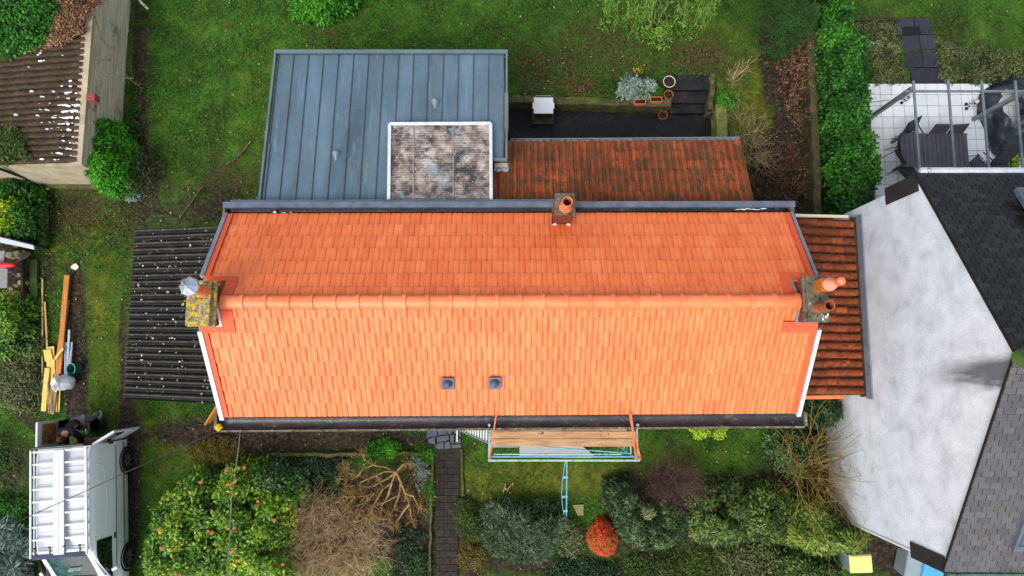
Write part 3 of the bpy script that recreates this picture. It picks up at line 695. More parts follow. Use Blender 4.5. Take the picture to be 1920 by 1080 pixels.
# verges
def off(p, dz): return Vector((p.x, p.y, p.z+dz))
def verge(a, b, w, h, mt, name, dx, dz=.06):
    m = MB(); m.bar(off(a, dz)+Vector((dx, 0, 0)), off(b, dz)+Vector((dx, 0, 0)), w, h); return m.build(name, mt, house)
def lerp(a, b, t): return a*(1-t)+b*t
tn, ts = .74, .76
verge(NW_, lerp(NW_, RW, tn), .10, .10, M['verge_grey'], 'verge_trim', -.03); verge(NE_, lerp(NE_, RE, tn), .07, .1, M['verge_grey'], 'verge_trim', .03)
verge(lerp(SW_, RW, -.03), lerp(SW_, RW, ts), .11, .1, M['verge_white'], 'verge_trim', -.03); verge(lerp(SE_, RE, -.03), lerp(SE_, RE, ts), .1, .1, M['verge_white'], 'verge_trim', .03)
verge(NW_, lerp(NW_, RW, tn), .13, .02, M['mortar_red'], 'verge_tile', .09, .075); verge(NE_, lerp(NE_, RE, tn), .12, .02, M['mortar_red'], 'verge_tile', -.09, .075)
verge(SW_, lerp(SW_, RW, ts), .12, .02, M['mortar_red'], 'verge_tile', .09, .075); verge(SE_, lerp(SE_, RE, ts), .10, .02, M['mortar_red'], 'verge_tile', -.08, .075)
# south gutter: a deep black concrete trough with a mossy lip
def trough(a, b, w, name, mt, lip=None, dirn=-1, depth=.1):
    """a,b inner edge ends"""
    k = 10; vs = []; A_, B_ = Vector(a), Vector(b); n = 40
    for i in range(n+1):
        p = A_*(1-i/n)+B_*i/n
        for j in range(k+1):
            t = j/k; vs.append((p.x, p.y+dirn*w*t, p.z-depth*math.sin(math.pi*t)**.8+random.gauss(0, .003)))
    m = MB(); m.add(vs, [(i*(k+1)+j, (i+1)*(k+1)+j, (i+1)*(k+1)+j+1, i*(k+1)+j+1) for i in range(n) for j in range(k)])
    # outer skin
    q = [Vector((A_.x, A_.y, A_.z)), Vector((B_.x, B_.y, B_.z))]
    lo = .2
    m.add([(A_.x, A_.y+dirn*w, A_.z), (B_.x, B_.y+dirn*w, B_.z), (B_.x, B_.y+dirn*w, B_.z-lo), (A_.x, A_.y+dirn*w, A_.z-lo),
           (A_.x, A_.y, A_.z-lo), (B_.x, B_.y, B_.z-lo), (A_.x, A_.y, A_.z), (B_.x, B_.y, B_.z)],
          [(0, 1, 2, 3), (3, 2, 5, 4), (6, 0, 3, 4), (1, 7, 5, 2)])
    return m.build(name, mt, house, smooth=True)
gz = EZ-.06
ga, gb = W(403, 781, gz), W(1512, 773, gz)
wg = (W(960, 775, gz)-W(960, 804, gz)).y
sg = trough(ga, gb, wg-.05, 'gutter', M['gutter_black'], dirn=-1); sg['label'] = 'wide black moss edged gutter along the lower eave'
m = MB(); m.bar((ga.x, ga.y-wg+.02, gz), (gb.x, gb.y-wg+.02, gz), .05, .06); m.build('gutter_lip', M['old_concrete'], sg)
for px in (ga, gb):
    m = MB(); m.box((px.x+(.03 if px is ga else -.03), px.y-wg/2, gz-.03), (.07, wg, .12)); m.build('gutter_end', M['old_concrete'], sg)
m = MB(); m.lathe((ga.x+.12, ga.y-wg+.12, gz+.035), [(.001, .05), (.05, .045), (.09, .02), (.1, -.04)], 9, .15, 4); m.tone = 1; m.build('lichen', mat('lichen_yellow', [S(200, 160, 10), S(236, 200, 20)], 30, bump=1), sg, smooth=True)
m = MB(); m.lathe((W(417, 784, gz).x, W(417, 786, gz).y, gz+.02), [(.04, .03), (.055, 0), (.055, -.1)], 12); m.build('outlet', M['black'], sg)
# north gutter
na, nb = W(421, 403, gz), W(1489, 401, gz); wn_ = (W(960, 390, gz)-W(960, 403, gz)).y
ng = trough(na, nb, wn_, 'gutter', M['gutter_black'], dirn=1, depth=.08); ng['label'] = 'narrow black gutter behind the grey zinc parapet'
m = MB(); fa, fb = W(420, 385, gz+.1), W(1489, 383.5, gz+.1); m.bar(fa, fb, .155, .16); m.build('parapet', M['lead'], ng)
m = MB(); m.bar(W(433, 378.6, gz+.02), W(1040, 377.6, gz+.02), .09, .1); m.build('flashing', M['zinc_trim'], ng)
m = MB(); m.bar(W(1482, 388, gz+.04), W(1486, 412, gz-.02), .1, .2); m.build('gutter_end', M['old_concrete'], ng); m = MB(); m.bar(W(424, 388, gz+.04), W(419, 420, gz-.1), .06, .2); m.build('gutter_end', M['old_concrete'], ng)
m = MB(); m.lathe((W(1475, 394, gz).x, W(1475, 394, gz).y, gz-.01), [(.05, .02), (.05, -.1)], 12); m.build('outlet', M['black'], ng); m = MB(); m.lathe((W(425, 397, gz).x, W(425, 397, gz).y, gz-.01), [(.055, .02), (.05, -.1)], 12); m.build('outlet', M['black'], ng)
def flake(u, v, z, w, h, mt='white_flake', rz=0, parent=None, name='flake_patch'):
    m = MB(); p = W(u, v, z); pts = []
    for i in range(9):
        a = 6.283*i/9; r = random.uniform(.6, 1); q = Vector((w*r*math.cos(a), h*r*math.sin(a), 0)); q.rotate(Matrix.Rotation(rz, 3, 'Z')); pts.append(p+q+Vector((0, 0, random.uniform(0, .01))))
    m.prism(pts, .012); return m.build(name, M[mt], parent)
for a in [(515, 398, .07, .04), (532, 399, .09, .015), (545, 398, .05, .012), (441, 403, .06, .02)]: flake(a[0], a[1], gz+.02, a[2], a[3], parent=ng)
for k in range(6): flake(1385+k*9+random.uniform(-2, 2), 392+random.uniform(-1, 1), gz-.02, .10, random.uniform(.01, .022), parent=ng)  # gloss in the gutter put in as overlapping white flakes
flake(908, 757, EZ+.18, .03, .05, parent=house, rz=.3)

def on_roof(u, v):
    """height of the main roof under a pixel"""
    for _ in range(1): pass
    z = 5
    for _ in range(12):
        p = W(u, v, z)
        if p.y > RW.y: t = (p.y-RW.y)/(NW_.y-RW.y)
        else: t = (RW.y-p.y)/(RW.y-SW_.y)
        z = RZ+(EZ-RZ)*t
    return W(u, v, z)
sl = math.atan2(RZ-EZ, RW.y-SW_.y)
for (u, v) in ((840, 717), (928, 716)):
    p = on_roof(u, v)+Vector((0, -.03, .07)); m = MB(); m.box(p, (.32, .34, .03), rx=sl); v_ = m.build('roof_vent', M['lead'], house)
    m = MB(); m.lathe(p+Vector((0, 0, .0)), [(.11, 0), (.11, .07), (.08, .1), (.001, .11)], 18); m.build('vent_cap', mat('vent_metal', [S(50, 60, 72), S(78, 90, 104)], 9, rough=.4), v_, smooth=True)

# chimneys
def brickstack(m, x0, x1, y0, y1, z0, z1, course=.075):
    z = z0
    while z < z1:
        s = .0 if int(z/course) % 2 else .006
        m.box(((x0+x1)/2, (y0+y1)/2, z+course*.45), (x1-x0-s*2, y1-y0-s*2, course*.84)); z += course
    m.box(((x0+x1)/2, (y0+y1)/2, (z0+z1)/2), (x1-x0-.03, y1-y0-.03, z1-z0))
CZ = 6.5
def slabxy(u0, v0, u1, v1, z): a = W(u0, v0, z); b = W(u1, v1, z); return a.x, b.x, b.y, a.y
# west
x0, x1, y0, y1 = slabxy(351, 526, 391, 611, CZ)
ch = MB(); brickstack(ch, x0+.03, -7.017, y0+.04, y1-.04, 3.6, CZ-.22); c1 = ch.build('chimney', M['chimney_brick'], house); c1['label'] = 'left end chimney with yellow lichen and metal cowl'
m = MB(); m.box(((x0+x1)/2, (y0+y1)/2, CZ-.06), (x1-x0, y1-y0, .12)); m.box(((x0+x1)/2+.03, (y0+y1)/2, CZ-.17), (x1-x0+.1, y1-y0+.02, .09)); m.build('chimney_slab', M['lichen_slab'], c1, bevel=.012)
c = W(383, 546, CZ); m = MB(); m.lathe(c, [(.15, 0), (.13, .1), (.11, .5), (.1, .6), (.085, .6), (.085, .3)], 18); m.build('chimney_pot', M['terracotta'], c1, smooth=True)
m = MB(); cc = Vector((c.x, c.y+.02, CZ+.72)); n = 8
m.lathe(cc, [(.225, .0), (.21, .03), (.001, .2)], n); m.lathe(cc-Vector((0, 0, .12)), [(.12, -.1), (.12, .12)], 12)
for k in range(n):
    a = 2*math.pi*k/n; m.bar(cc+Vector((.225*math.cos(a), .225*math.sin(a), .015)), cc+Vector((0, 0, .21)), .014, .02)
m.build('cowl', M['steel'], c1)
# east
x0, x1, y0, y1 = slabxy(1512, 517, 1556, 603, CZ)
ch = MB(); brickstack(ch, 6.815, x1-.03, y0+.04, y1-.04, 3.6, CZ-.16); c2 = ch.build('chimney', M['chimney_brick'], house); c2['label'] = 'right end chimney with two clay pots'
m = MB(); m.box(((x0+x1)/2, (y0+y1)/2, CZ-.05), (x1-x0, y1-y0, .1)); m.box(((x0+x1)/2-.02, (y0+y1)/2, CZ-.14), (x1-x0+.06, y1-y0+.02, .07)); m.build('chimney_slab', M['old_concrete'], c2, bevel=.012)
c = Vector((W(1534, 538, CZ).x, W(1534, 538, CZ).y, CZ))
m = MB(); m.box(c+Vector((.0, 0, .22)), (.25, .3, .44)); cp = m.build('chimney_pot', mat('glazed_clay', [S(164, 88, 34), S(190, 108, 50)], 6, rough=.5), c2, bevel=.03)
m = MB(); m.lathe(c+Vector((0.03, .0, .42)), [(.10, 0), (.155, .1), (.14, .12), (.135, .2), (.12, .22), (.105, .3), (.095, .32), (.085, .48)], 20); m.build('pot_rings', M['terracotta_pink'], cp, smooth=True)
m = MB(); m.lathe(c+Vector((.03, 0, .88)), [(.075, 0), (.085, .14), (.08, .2), (.001, .24)], 40, .09, 10); m.build('pot_crown', M['ridge_tile'], cp)
c = Vector((W(1534, 577, CZ).x, W(1534, 577, CZ).y, CZ))
m = MB(); m.lathe(c, [(.14, 0), (.12, .06), (.105, .45), (.12, .5), (.12, .58), (.095, .58), (.09, .1)], 20); m.build('chimney_pot', M['pot_clay'], c2, smooth=True)
m = MB(); m.lathe(c+Vector((0, 0, .3)), [(.089, 0), (.001, 0)], 16); m.build('flue', M['black'], c2)
for (u, v) in ((1543, 598), (1549, 594), (1552, 590)): flake(u, v, CZ+.02, .025, .04, parent=c2)
# middle
x0, x1, y0, y1 = slabxy(1040, 362, 1079, 402, 5.7)
ch = MB(); brickstack(ch, x0+.02, x1-.02, y0+.03, y1-.03, 3.6, 5.58); c3 = ch.build('chimney', M['chimney_brick'], house); c3['label'] = 'square chimney rising through the upper gutter'
m = MB(); m.box(((x0+x1)/2, (y0+y1)/2, 5.65), (x1-x0, y1-y0, .1)); m.build('chimney_slab', M['old_concrete'], c3, bevel=.012)
c = Vector((W(1061, 389, 5.7).x, W(1061, 387, 5.7).y, 5.7))
m = MB(); m.lathe(c, [(.17, 0), (.145, .1), (.12, .4), (.125, .5), (.105, .5), (.1, .1)], 20); m.build('chimney_pot', M['terracotta'], c3, smooth=True)
m = MB(); m.lathe(c+Vector((0, 0, .25)), [(.1, 0), (.001, 0)], 16); m.build('flue', M['black'], c3)
p = on_roof(1053, 419); m = MB(); m.box((p.x-.01, p.y+.07, p.z+.04), (.5, .2, .09), rx=-sl); m.build('flashing', M['black'], c3)
for u in (1040, 1066): flake(u, 421, p.z+.1, .07, .035, parent=c3)
# flashings round the end chimneys
def flash(pts, mt, w=.05, h=.05, par=house):
    m = MB()
    for a, b in zip(pts, pts[1:]): m.bar(a, b, w, h)
    return m.build('flashing', mt, par)
X = W(408, 562, RZ).x
def at_x(x, y, dz=.06):
    t = abs(y-RW.y)/((NW_.y-RW.y) if y > RW.y else (RW.y-SW_.y)); return Vector((x, y, RZ+(EZ-RZ)*t+dz))
ya, yb = on_roof(416, 528).y, on_roof(416, 611).y
flash([at_x(X, ya), at_x(X-.0, RW.y)], M['chimney_brick'], .09, .07); flash([at_x(X, RW.y), at_x(X, yb), at_x(X-.55, yb)], M['white'], .05, .07)
for (xa_, xb_, y_0, y_1) in ((X+.02, X+.32, ya, RW.y+.16), (X+.02, X+.32, yb, RW.y-.16), (X-.55, X+.32, yb-.16, yb), (X-.4, X+.3, ya, ya+.14)):
    m = MB(); m.prism([at_x(xa_, y_0, .075), at_x(xb_, y_0, .075), at_x(xb_, y_1, .075), at_x(xa_, y_1, .075)], .02); m.build('chimney_apron', M['mortar_red'], house)
X = W(1498, 562, RZ).x; ya, yb = on_roof(1490, 523).y, on_roof(1490, 604).y
flash([at_x(X-.03, ya), at_x(X, RW.y), at_x(X, yb), at_x(X+.42, yb)], M['verge_grey'], .045, .07)
for (xa_, xb_, y_0, y_1) in ((X-.02, X-.3, ya, RW.y+.16), (X-.25, X+.5, ya, ya+.16), (X-.3, X+.5, yb-.25, yb)):
    m = MB(); m.prism([at_x(xa_, y_0, .075), at_x(xb_, y_0, .075), at_x(xb_, y_1, .075), at_x(xa_, y_1, .075)], .02); m.build('chimney_apron', M['mortar_red'], house)

# ------------------------------------------------------------------ zinc roofed extension
zA, zB = 3.2, 3.95
P0, P1 = W(515, 97, zA), W(952, 97, zA); P2 = W(953, 300, 3.75); P3, P4 = W(925, 379, 4.0), W(485, 380, 4.0)
xL = (P0.x+P4.x)/2; xR = P1.x; yT = P0.y; yB = P4.y; yN = P2.y; xN = W(924, 300, 3.75).x
zf = lambda y: zA+(zB-zA)*(yT-y)/(yT-yB)
ext = thing('zinc_extension', 'flat roofed rear extension covered in blue grey standing seam zinc', 'extension', ((xL+xR)/2, (yT+yB)/2, 0))
m = MB(); wallbox(m, [(xL+.15, yB), (xN-.05, yB), (xN-.05, yN+.1), (xR-.12, yN+.1), (xR-.12, yT-.15), (xL+.15, yT-.15)], 0, [zf(yB)-.2, zf(yB)-.2, zf(yN)-.2, zf(yN)-.2, zf(yT)-.2, zf(yT)-.2]); m.build('wall', M['render'], ext)
m = MB(); np_ = 15; xs = [xL+.12+(xR-.12-xL-.12)*i/np_ for i in range(np_+1)]; sm = MB()
for i in range(np_):
    m.tone = random.random(); a, b = xs[i], xs[i+1]; yb_ = yB if b < xN+.05 else yN
    if a < xN < b:
        b2 = xN
    m.prism([(a, yb_, zf(yb_)), (b, yb_, zf(yb_)), (b, yT-.1, zf(yT-.1)), (a, yT-.1, zf(yT-.1))], .12)
rf = m.build('roof', M['zinc'], ext)
for i in range(np_+1):
    yb_ = yB if xs[i] < xN+.05 else yN
    sm.bar((xs[i], yb_, zf(yb_)+.012), (xs[i], yT-.1, zf(yT-.1)+.012), .014, .04)
sm.build('standing_seams', M['seam'], rf)
m = MB()
m.bar((xL, yT-.03, zf(yT)+.03), (xR, yT-.03, zf(yT)+.03), .1, .14); m.bar((xL+.04, yT-.16, zf(yT)+.0), (xR-.05, yT-.16, zf(yT)+.0), .03, .05)
m.bar((xL+.03, yB, zf(yB)+.02), (xL+.03, yT-.08, zf(yT)+.02), .06, .14)
m.bar((xR-.03, yN, zf(yN)+.02), (xR-.03, yT-.08, zf(yT)+.02), .06, .14); m.bar((xN, yN, zf(yN)-.0), (xR, yN, zf(yN)-.0), .08, .14)
m.build('edge_trim', M['zinc_trim'], ext)
m = MB(); q = yT-2.9; m.bar((xL+.13, yB, zf(yB)+.02), (xL+.13, q, zf(q)+.02), .05, .05); m.build('rain_channel', mat('blue_grey', [S(60, 80, 100), S(84, 106, 128)], 4), ext)
m = MB(); m.bar(((xN+xR)/2-.16, yN-.1, zf(yN)-.2), ((xN+xR)/2+.2, yN-.1, zf(yN)-.2), .12, .12); m.build('ledge', M['garage_wall'], ext)
m = MB(); p = W(956, 205, 2.9); m.box((xR-.04, p.y, 2.6), (.1, 1.05, .5)); m.build('window_head', M['cream'], ext)
for (u, v) in ((816, 193), (634, 296)):
    z_ = 3.5; p = W(u, v, z_); p.z = zf(p.y)+.02; m = MB(); n = 12; top = Vector((p.x, p.y-.22, p.z-.02))
    vs = [tuple(p+Vector((.12*math.cos(math.pi*j/n), .04+.05*math.sin(math.pi*j/n), .10*math.sin(math.pi*j/n)))) for j in range(n+1)]+[tuple(top)]
    m.add(vs, [(j, j+1, n+1) for j in range(n)]+[tuple(range(n+1))]); m.build('vent_hood', M['zinc_trim'], ext)
# weathered translucent panel in a white frame
za = 3.9
q0, q1, q2, q3 = W(731, 233, 3.72), W(920, 232, 3.72), W(921, 383, 4.12), W(729, 383, 4.12)
zfp = lambda y: 3.72+(4.12-3.72)*(q0.y-y)/(q0.y-q2.y)
sk = thing('roof_panel', 'stained translucent sheet in a white frame laid on the zinc roof', 'roof panel', ((q0.x+q1.x)/2, (q0.y+q2.y)/2, zf(q2.y)))
m = MB(); k = 90
A3, B3, C3, D3 = [Vector((p.x, p.y, zfp(p.y))) for p in (q3, q2, q1, q0)]
V, F, T = sheet(A3, B3, C3, D3, 6, 180, lambda s, t: .008*math.sin(t*2*math.pi*45))
npmesh('sheet', V, F, T, M['panel'], sk, smooth=True)
m = MB()
for a, b in ((q0, q1), (q1, q2), (q3, q0)): m.bar(Vector((a.x, a.y, zfp(a.y)+.02)), Vector((b.x, b.y, zfp(b.y)+.02)), .085, .06)
m.build('frame', M['white_frame'], sk)
m = MB()
for t in (.24, .63):
    a, b = lerp(D3, C3, t), lerp(A3, B3, t); m.bar(off(a, .012), off(b, .012), .035, .015)
m.bar(off(lerp(D3, A3, .93), .012), off(lerp(C3, B3, .93), .012), .012, .02)
m.bar(off(lerp(D3, A3, .18), .012), off(lerp(lerp(D3, A3, .18), lerp(C3, B3, .18), .24), .012), .012, .02)
m.build('glazing_bar', mat('bar_grey', [S(110, 104, 102), S(160, 156, 154)], 8), sk)
m = MB()
for (a, b) in ((A3, D3), (B3, C3)):
    m.add([a, b, (b.x, b.y, zf(b.y)+.01), (a.x, a.y, zf(a.y)+.01)], [(0, 1, 2, 3)])
m.add([D3, C3, (C3.x, C3.y, zf(C3.y)+.01), (D3.x, D3.y, zf(D3.y)+.01)], [(0, 1, 2, 3)]); m.build('upstand', M['white_frame'], sk)

# ------------------------------------------------------------------ old tiled annex behind the house
tz0, tz1 = 2.95, 3.85
a0, a1 = W(1389, 266, tz0), W(940, 268, tz0); b0, b1 = W(1414, 382, tz1), W(927, 384, tz1)
a1.x = min(a1.x, b1.x)-.1; b1.x = a1.x
an = thing('tiled_annex', 'low rear annex with old brown and orange weathered roof tiles', 'annex', ((a0.x+a1.x)/2, (a0.y+b0.y)/2, 0))
m = MB(); wallbox(m, [(xR-.1, b0.y), (b0.x-.15, b0.y), (a0.x-.15, a0.y-.25), (xR-.1, a0.y-.25)], 0, [tz1-.15, tz1-.15, tz0-.05, tz0-.05]); m.build('wall', M['render'], an)
pr = [(0, -.012), (.12, .0), (.3, .0), (.42, .03), (.55, .045), (.7, .045), (.85, .03), (1, -.012)]
V, F, T = tiles(a0, a1, b1, b0, 36, 6, pr, lift=.055, stagger=0, tonef=tone_field(), jit=.012)
npmesh('roof', V, F, T, M['tile_old'], an)
m = MB(); m.prism([tuple(Vector(p)-Vector((0, 0, .03))) for p in (a0, a1, b1, b0)], .06); m.build('roof_deck', M['moss_dark'], an)
m = MB(); ga_, gb_ = W(957, 264, tz0), W(1388, 260.5, tz0)
k = 6; vs = []; n = 30
for i in range(n+1):
    p = ga_*(1-i/n)+gb_*i/n; wob = .02*math.sin(i*.7)
    for j in range(k+1):
        an_ = math.pi*j/k; vs.append((p.x, p.y+.055*math.cos(an_)+wob*.3, p.z-.05*math.sin(an_)))
m.add(vs, [(i*(k+1)+j, (i+1)*(k+1)+j, (i+1)*(k+1)+j+1, i*(k+1)+j+1) for i in range(n) for j in range(k)])
m.tube([ga_+Vector((0, .058, 0)), lerp(ga_, gb_, .5)+Vector((0, .055, 0)), gb_+Vector((0, .058, 0))], .014, 6)
gt = m.build('gutter', M['galv'], an)
for (u, s) in ((965, 2), (978, 2), (1101, 1.5), (1110, 1.8), (1227, 2)): flake(u, 265, tz0-.02, .02*s, .014, parent=gt)
flake(1277, 265, tz0-.02, .04, .012, 'red', parent=gt)

# rag lying at the corner
m = MB(); p = W(940, 313, 3.55); n = 12
vs = []; 
for i in range(n):
    for j in range(n):
        vs.append((p.x-.2+.4*i/(n-1)+random.gauss(0, .01), p.y-.13+.26*j/(n-1)+.02*math.sin(i), p.z-.1+.05*math.sin(i*1.1)*math.cos(j*.9)+random.gauss(0, .01)))
m.add(vs, [(i*n+j, (i+1)*n+j, (i+1)*n+j+1, i*n+j+1) for i in range(n-1) for j in range(n-1)])
tag(m.build('crumpled_sheet', M['blue_rag'], smooth=True), 'crumpled white and blue plastic sheet at the zinc roof corner', 'plastic sheet')

# ------------------------------------------------------------------ black corrugated lean-to
lt = thing('corrugated_carport', 'lean-to with a black corrugated roof at the left gable', 'carport', (-9.2, 1.0, 0))
c0, c1_ = W(256, 430, 2.6), W(228, 748, 2.6); d0, d1 = W(440, 420, 3.15), W(440, 759, 3.15)
d0.x = d1.x = gx0-.05; c0.x = c1_.x = (c0.x+c1_.x)/2
nw = 26
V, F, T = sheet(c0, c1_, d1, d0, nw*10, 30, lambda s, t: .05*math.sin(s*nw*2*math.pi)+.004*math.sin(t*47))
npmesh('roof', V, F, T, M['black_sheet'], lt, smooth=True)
m = MB(); m.bar(off(c0, -.14), off(c1_, -.14), .08, .14)
m.build('beam', M['bark'], lt)
for t in (.03, .5, .97):
    p = lerp(c0, c1_, t); m = MB(); m.box((p.x+.1, p.y, (p.z-.2)/2), (.12, .12, p.z-.2)); m.build('post', M['bark'], lt)
s = sample([(c0.x+.05, c0.y-.05), (c1_.x+.05, c1_.y+.05), (d1.x, d1.y), (d0.x, d0.y)], 800)
n = len(s); tt = (s[:, 0]-c0.x)/(d0.x-c0.x); P = np.stack([s[:, 0], s[:, 1], 2.6+.55*tt+.035], 1)
nrm = (Vector(c1_)-Vector(c0)).cross(Vector(d0)-Vector(c0)).normalized()
ss = (s[:, 1]-c0.y)/(c1_.y-c0.y); P[:, 2] += .05*np.sin(ss*nw*2*math.pi)-.02
sz = np.clip(rng.exponential(.035, n), .015, .1)
V, F, T = leaf_arrays(P, unit(rng.normal(size=(n, 3))*.3+np.array([0, 0, 1.])), sz, sz*.7, rng.random(n))
tag(npmesh('scattered_leaves', V, F, T, M['chips']), 'pale dry leaves scattered over the black corrugated roof', 'leaves', kind='stuff')
m = MB(); m.bar(W(388, 795, .05), W(412, 757, 2.2), .05, .16); m.bar(W(398, 790, .05), W(410, 772, .3), .04, .2)
tag(m.build('wooden_board', M['wood_orange']), 'short orange board leaning at the lower left house corner', 'board')

# ------------------------------------------------------------------ canal tiled side annex (right)
s0, s1 = W(1606, 412, 2.75), W(1624, 741, 2.75); r0, r1 = W(1484, 402, 3.35), W(1500, 745, 3.35)
xw = 9.93; s0.x = s1.x = xw-.16; r0.x = r1.x = gx1+.1
y_t, y_b = s0.y, s1.y; r0.y, r1.y = y_t+.05, y_b
sa = thing('side_annex', 'narrow annex between the houses with mossy barrel tiles', 'annex', ((r0.x+s0.x)/2, (y_t+y_b)/2, 0))
m = MB(); wallbox(m, [(r0.x, y_b+.12), (s0.x-.1, y_b+.12), (s0.x-.1, y_t-.12), (r0.x, y_t-.12)], 0, [3.1, 2.6, 2.6, 3.1]); m.build('wall', M['render'], sa)
m = MB(); m.prism([(r0.x, y_b, 3.25), (s0.x, y_b, 2.68), (s0.x, y_t, 2.68), (r0.x, y_t, 3.25)], .1); m.build('roof_deck', mat('channel_tile', [S(62, 42, 26), S(98, 60, 36), S(130, 78, 46)], 5, bump=.6, spots=[(14, .52, .1, S(50, 42, 26)), (40, .64, .05, S(140, 132, 96))]), sa)
m = MB(); nr = 20; npc = 7
for i in range(nr):
    yc = y_t-(i+.5)*(y_t-y_b)/nr
    for j in range(npc):
        xe = s0.x-(s0.x-r0.x)*j/npc; xi = s0.x-(s0.x-r0.x)*(j+1.25)/npc; ze = lambda x: 2.7+(3.27-2.7)*(s0.x-x)/(s0.x-r0.x)
        m.tone = random.random(); k = 8; vs = []; jy = random.gauss(0, .008)
        for (x_, r_, dz) in ((xe+.02, .1, .03), (xi, .084, .0)):
            for q in range(k+1):
                a = math.pi*q/k; vs.append((x_, yc+jy+r_*math.cos(a), ze(x_)+dz+r_*.85*math.sin(a)))
        m.add(vs, [(q, q+1, k+2+q, k+1+q) for q in range(k)]+[tuple(range(k+1))])
m.build('roof', M['tile_canal'], sa, smooth=True)
m = MB(); m.bar((s0.x+.07, y_b-.05, 2.66), (s0.x+.07, y_t+.1, 2.66), .16, .06); m.build('valley_gutter', M['moss_dark'], sa)
m = MB(); m.bar(W(1489, 404, 3.3), (s0.x-.15, y_t+.08, 2.78), .07, .1); m.build('edge_capping', M['cream'], sa)
m = MB(); m.bar((s0.x-.55, y_b-.05, 2.74), (r0.x, y_b-.05, 3.28), .1, .08); m.build('verge_tile', M['ridge_tile'], sa)

# ------------------------------------------------------------------ neighbour's house
nX = 9.95; ez = 5.75; az_ = 8.5
ySw, yNw, yAp = -4.5, 4.58, .3
nb_ = thing('neighbour_house', 'tall house with blank weathered white gable and slate roof', 'house', (13.5, 0, 0))
X2 = 17.5
m = MB()
n = 24
vs = []; 
m.add([(nX, ySw, 0), (nX, yNw, 0), (nX, yNw, ez), (nX, yAp, az_), (nX, ySw, ez)], [(0, 4, 3, 2, 1)])
m.add([(nX, ySw, 0), (X2, ySw, 0), (X2, ySw, ez), (nX, ySw, ez), (nX, yNw, 0), (X2, yNw, 0), (X2, yNw, ez), (nX, yNw, ez)], [(0, 1, 2, 3), (4, 7, 6, 5)])
gw = m.build('wall', M['gable'], nb_)
# lead flashing where the annex meets the wall
m = MB(); m.bar((nX-.03, y_b-.1, 2.85), (nX-.03, y_t+.1, 2.85), .03, .3); m.build('flashing', M['verge_grey'], nb_)
m = MB(); m.bar((nX+.0, ySw-.02, 0), (nX+.0, ySw-.02, ez-.1), .05, .05); m.build('corner_bead', M['white'], nb_)
nl = W(1725, 333, ez); 
def slope(yE, zE, mt, cols, rows, lbl, ef):
    A_ = Vector((nX-.06, yE, zE)); B_ = Vector((X2, yE, zE)); C_ = Vector((X2, yAp, az_+.05)); D_ = Vector((nX-.06, yAp, az_+.05))
    if yE > yAp: q = (B_, A_, D_, C_)
    else: q = (A_, B_, C_, D_)
    V, F, T = tiles(*q, cols, rows, [(.0, -.03), (.03, -.028), (.035, .002), (.965, .002), (.97, -.028), (1, -.03)], lift=.02, stagger=.5, jit=.004, overlap=-.1)
    o = npmesh('roof_slope', V, F, T, M[mt], nb_); o['label'] = lbl
    m = MB(); m.prism([tuple(Vector(p)-Vector((0, 0, .012))) for p in q], .08); m.build('roof_deck', M['slate_joint'], nb_)
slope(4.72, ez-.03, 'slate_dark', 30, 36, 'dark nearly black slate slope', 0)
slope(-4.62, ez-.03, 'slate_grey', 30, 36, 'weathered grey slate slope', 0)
# fascia panels at both gable corners
m = MB(); m.prism([(nX-.03, 4.3, ez-.05), (nX+.06, 4.3, ez-.05), (nX+.06, 4.75, ez-.05), (nX-.03, 4.75, ez-.05)], 1.45); m.build('corner_panel', mat('dark_panel', [S(36, 32, 34), S(54, 48, 50)], 3, bump=.3), nb_)
m = MB(); m.prism([(nX-.03, -4.68, ez-.05), (nX+.06, -4.68, ez-.05), (nX+.06, -4.3, ez-.05), (nX-.03, -4.3, ez-.05)], 1.35); m.build('corner_panel', bpy.data.materials['dark_panel'], nb_)
for yy, s_ in ((4.8, 1), (-4.72, -1)):
    m = MB(); m.tube([(nX+.05, yy, ez-.04), (X2, yy, ez-.04)], .055, 8); m.bar((nX+.05, yy+.06*s_, ez-.02), (X2, yy+.06*s_, ez-.02), .02, .04)
    g_ = m.build('gutter', M['verge_white'] if s_ > 0 else M['galv'], nb_)
    m = MB(); m.lathe((nX+.25, yy, ez+.0), [(.05, .02), (.045, -.1)], 12); m.build('outlet', M['black'], g_)
m = MB(); m.tube([(nX+.08, -4.66, ez-.1), (nX+.1, -4.56, ez-.4), (nX+.1, -4.56, .1)], .05, 8); m.build('downpipe', M['galv'], nb_)
m = MB(); m.bar((nX-.03, yAp, az_+.06), (X2, yAp, az_+.06), .2, .04); m.build('ridge', M['slate_dark'], nb_)
m = MB(); m.lathe((nX+.03, yAp-.1, az_+.06), [(.001, .07), (.1, .05), (.2, 0)], 9, .2, 4); m.build('moss_clump', M['moss_leaf'], nb_, smooth=True)
# soot stain: a thin weathered skin on the plaster
def skyl(u, v, z, w, l, side):
    p = W(u, v, z); k = (az_-ez)/(yAp-ySw); a = math.atan(k)*(1 if side < 0 else -1)
    zz_ = az_-abs(p.y-yAp)*k+.1; m = MB(); m.box((p.x, p.y, zz_), (w, l, .12), rx=a); o = m.build('roof_window', M['lead'], nb_)
    m = MB(); m.box((p.x+.0, p.y, zz_+.07), (w-.16, l-.2, .02), rx=a); m.build('pane', M['windscreen'], o); return o
skyl(1945, 995, 6.4, .8, 1.1, -1); skyl(1938, 385, 6.4, .8, .9, 1)
m = MB(); p = W(1883, 1026, 6.2); m.box((p.x, p.y, 6.05), (.2, .1, .05), rx=.5); m.build('vent_tile', M['verge_white'], nb_)

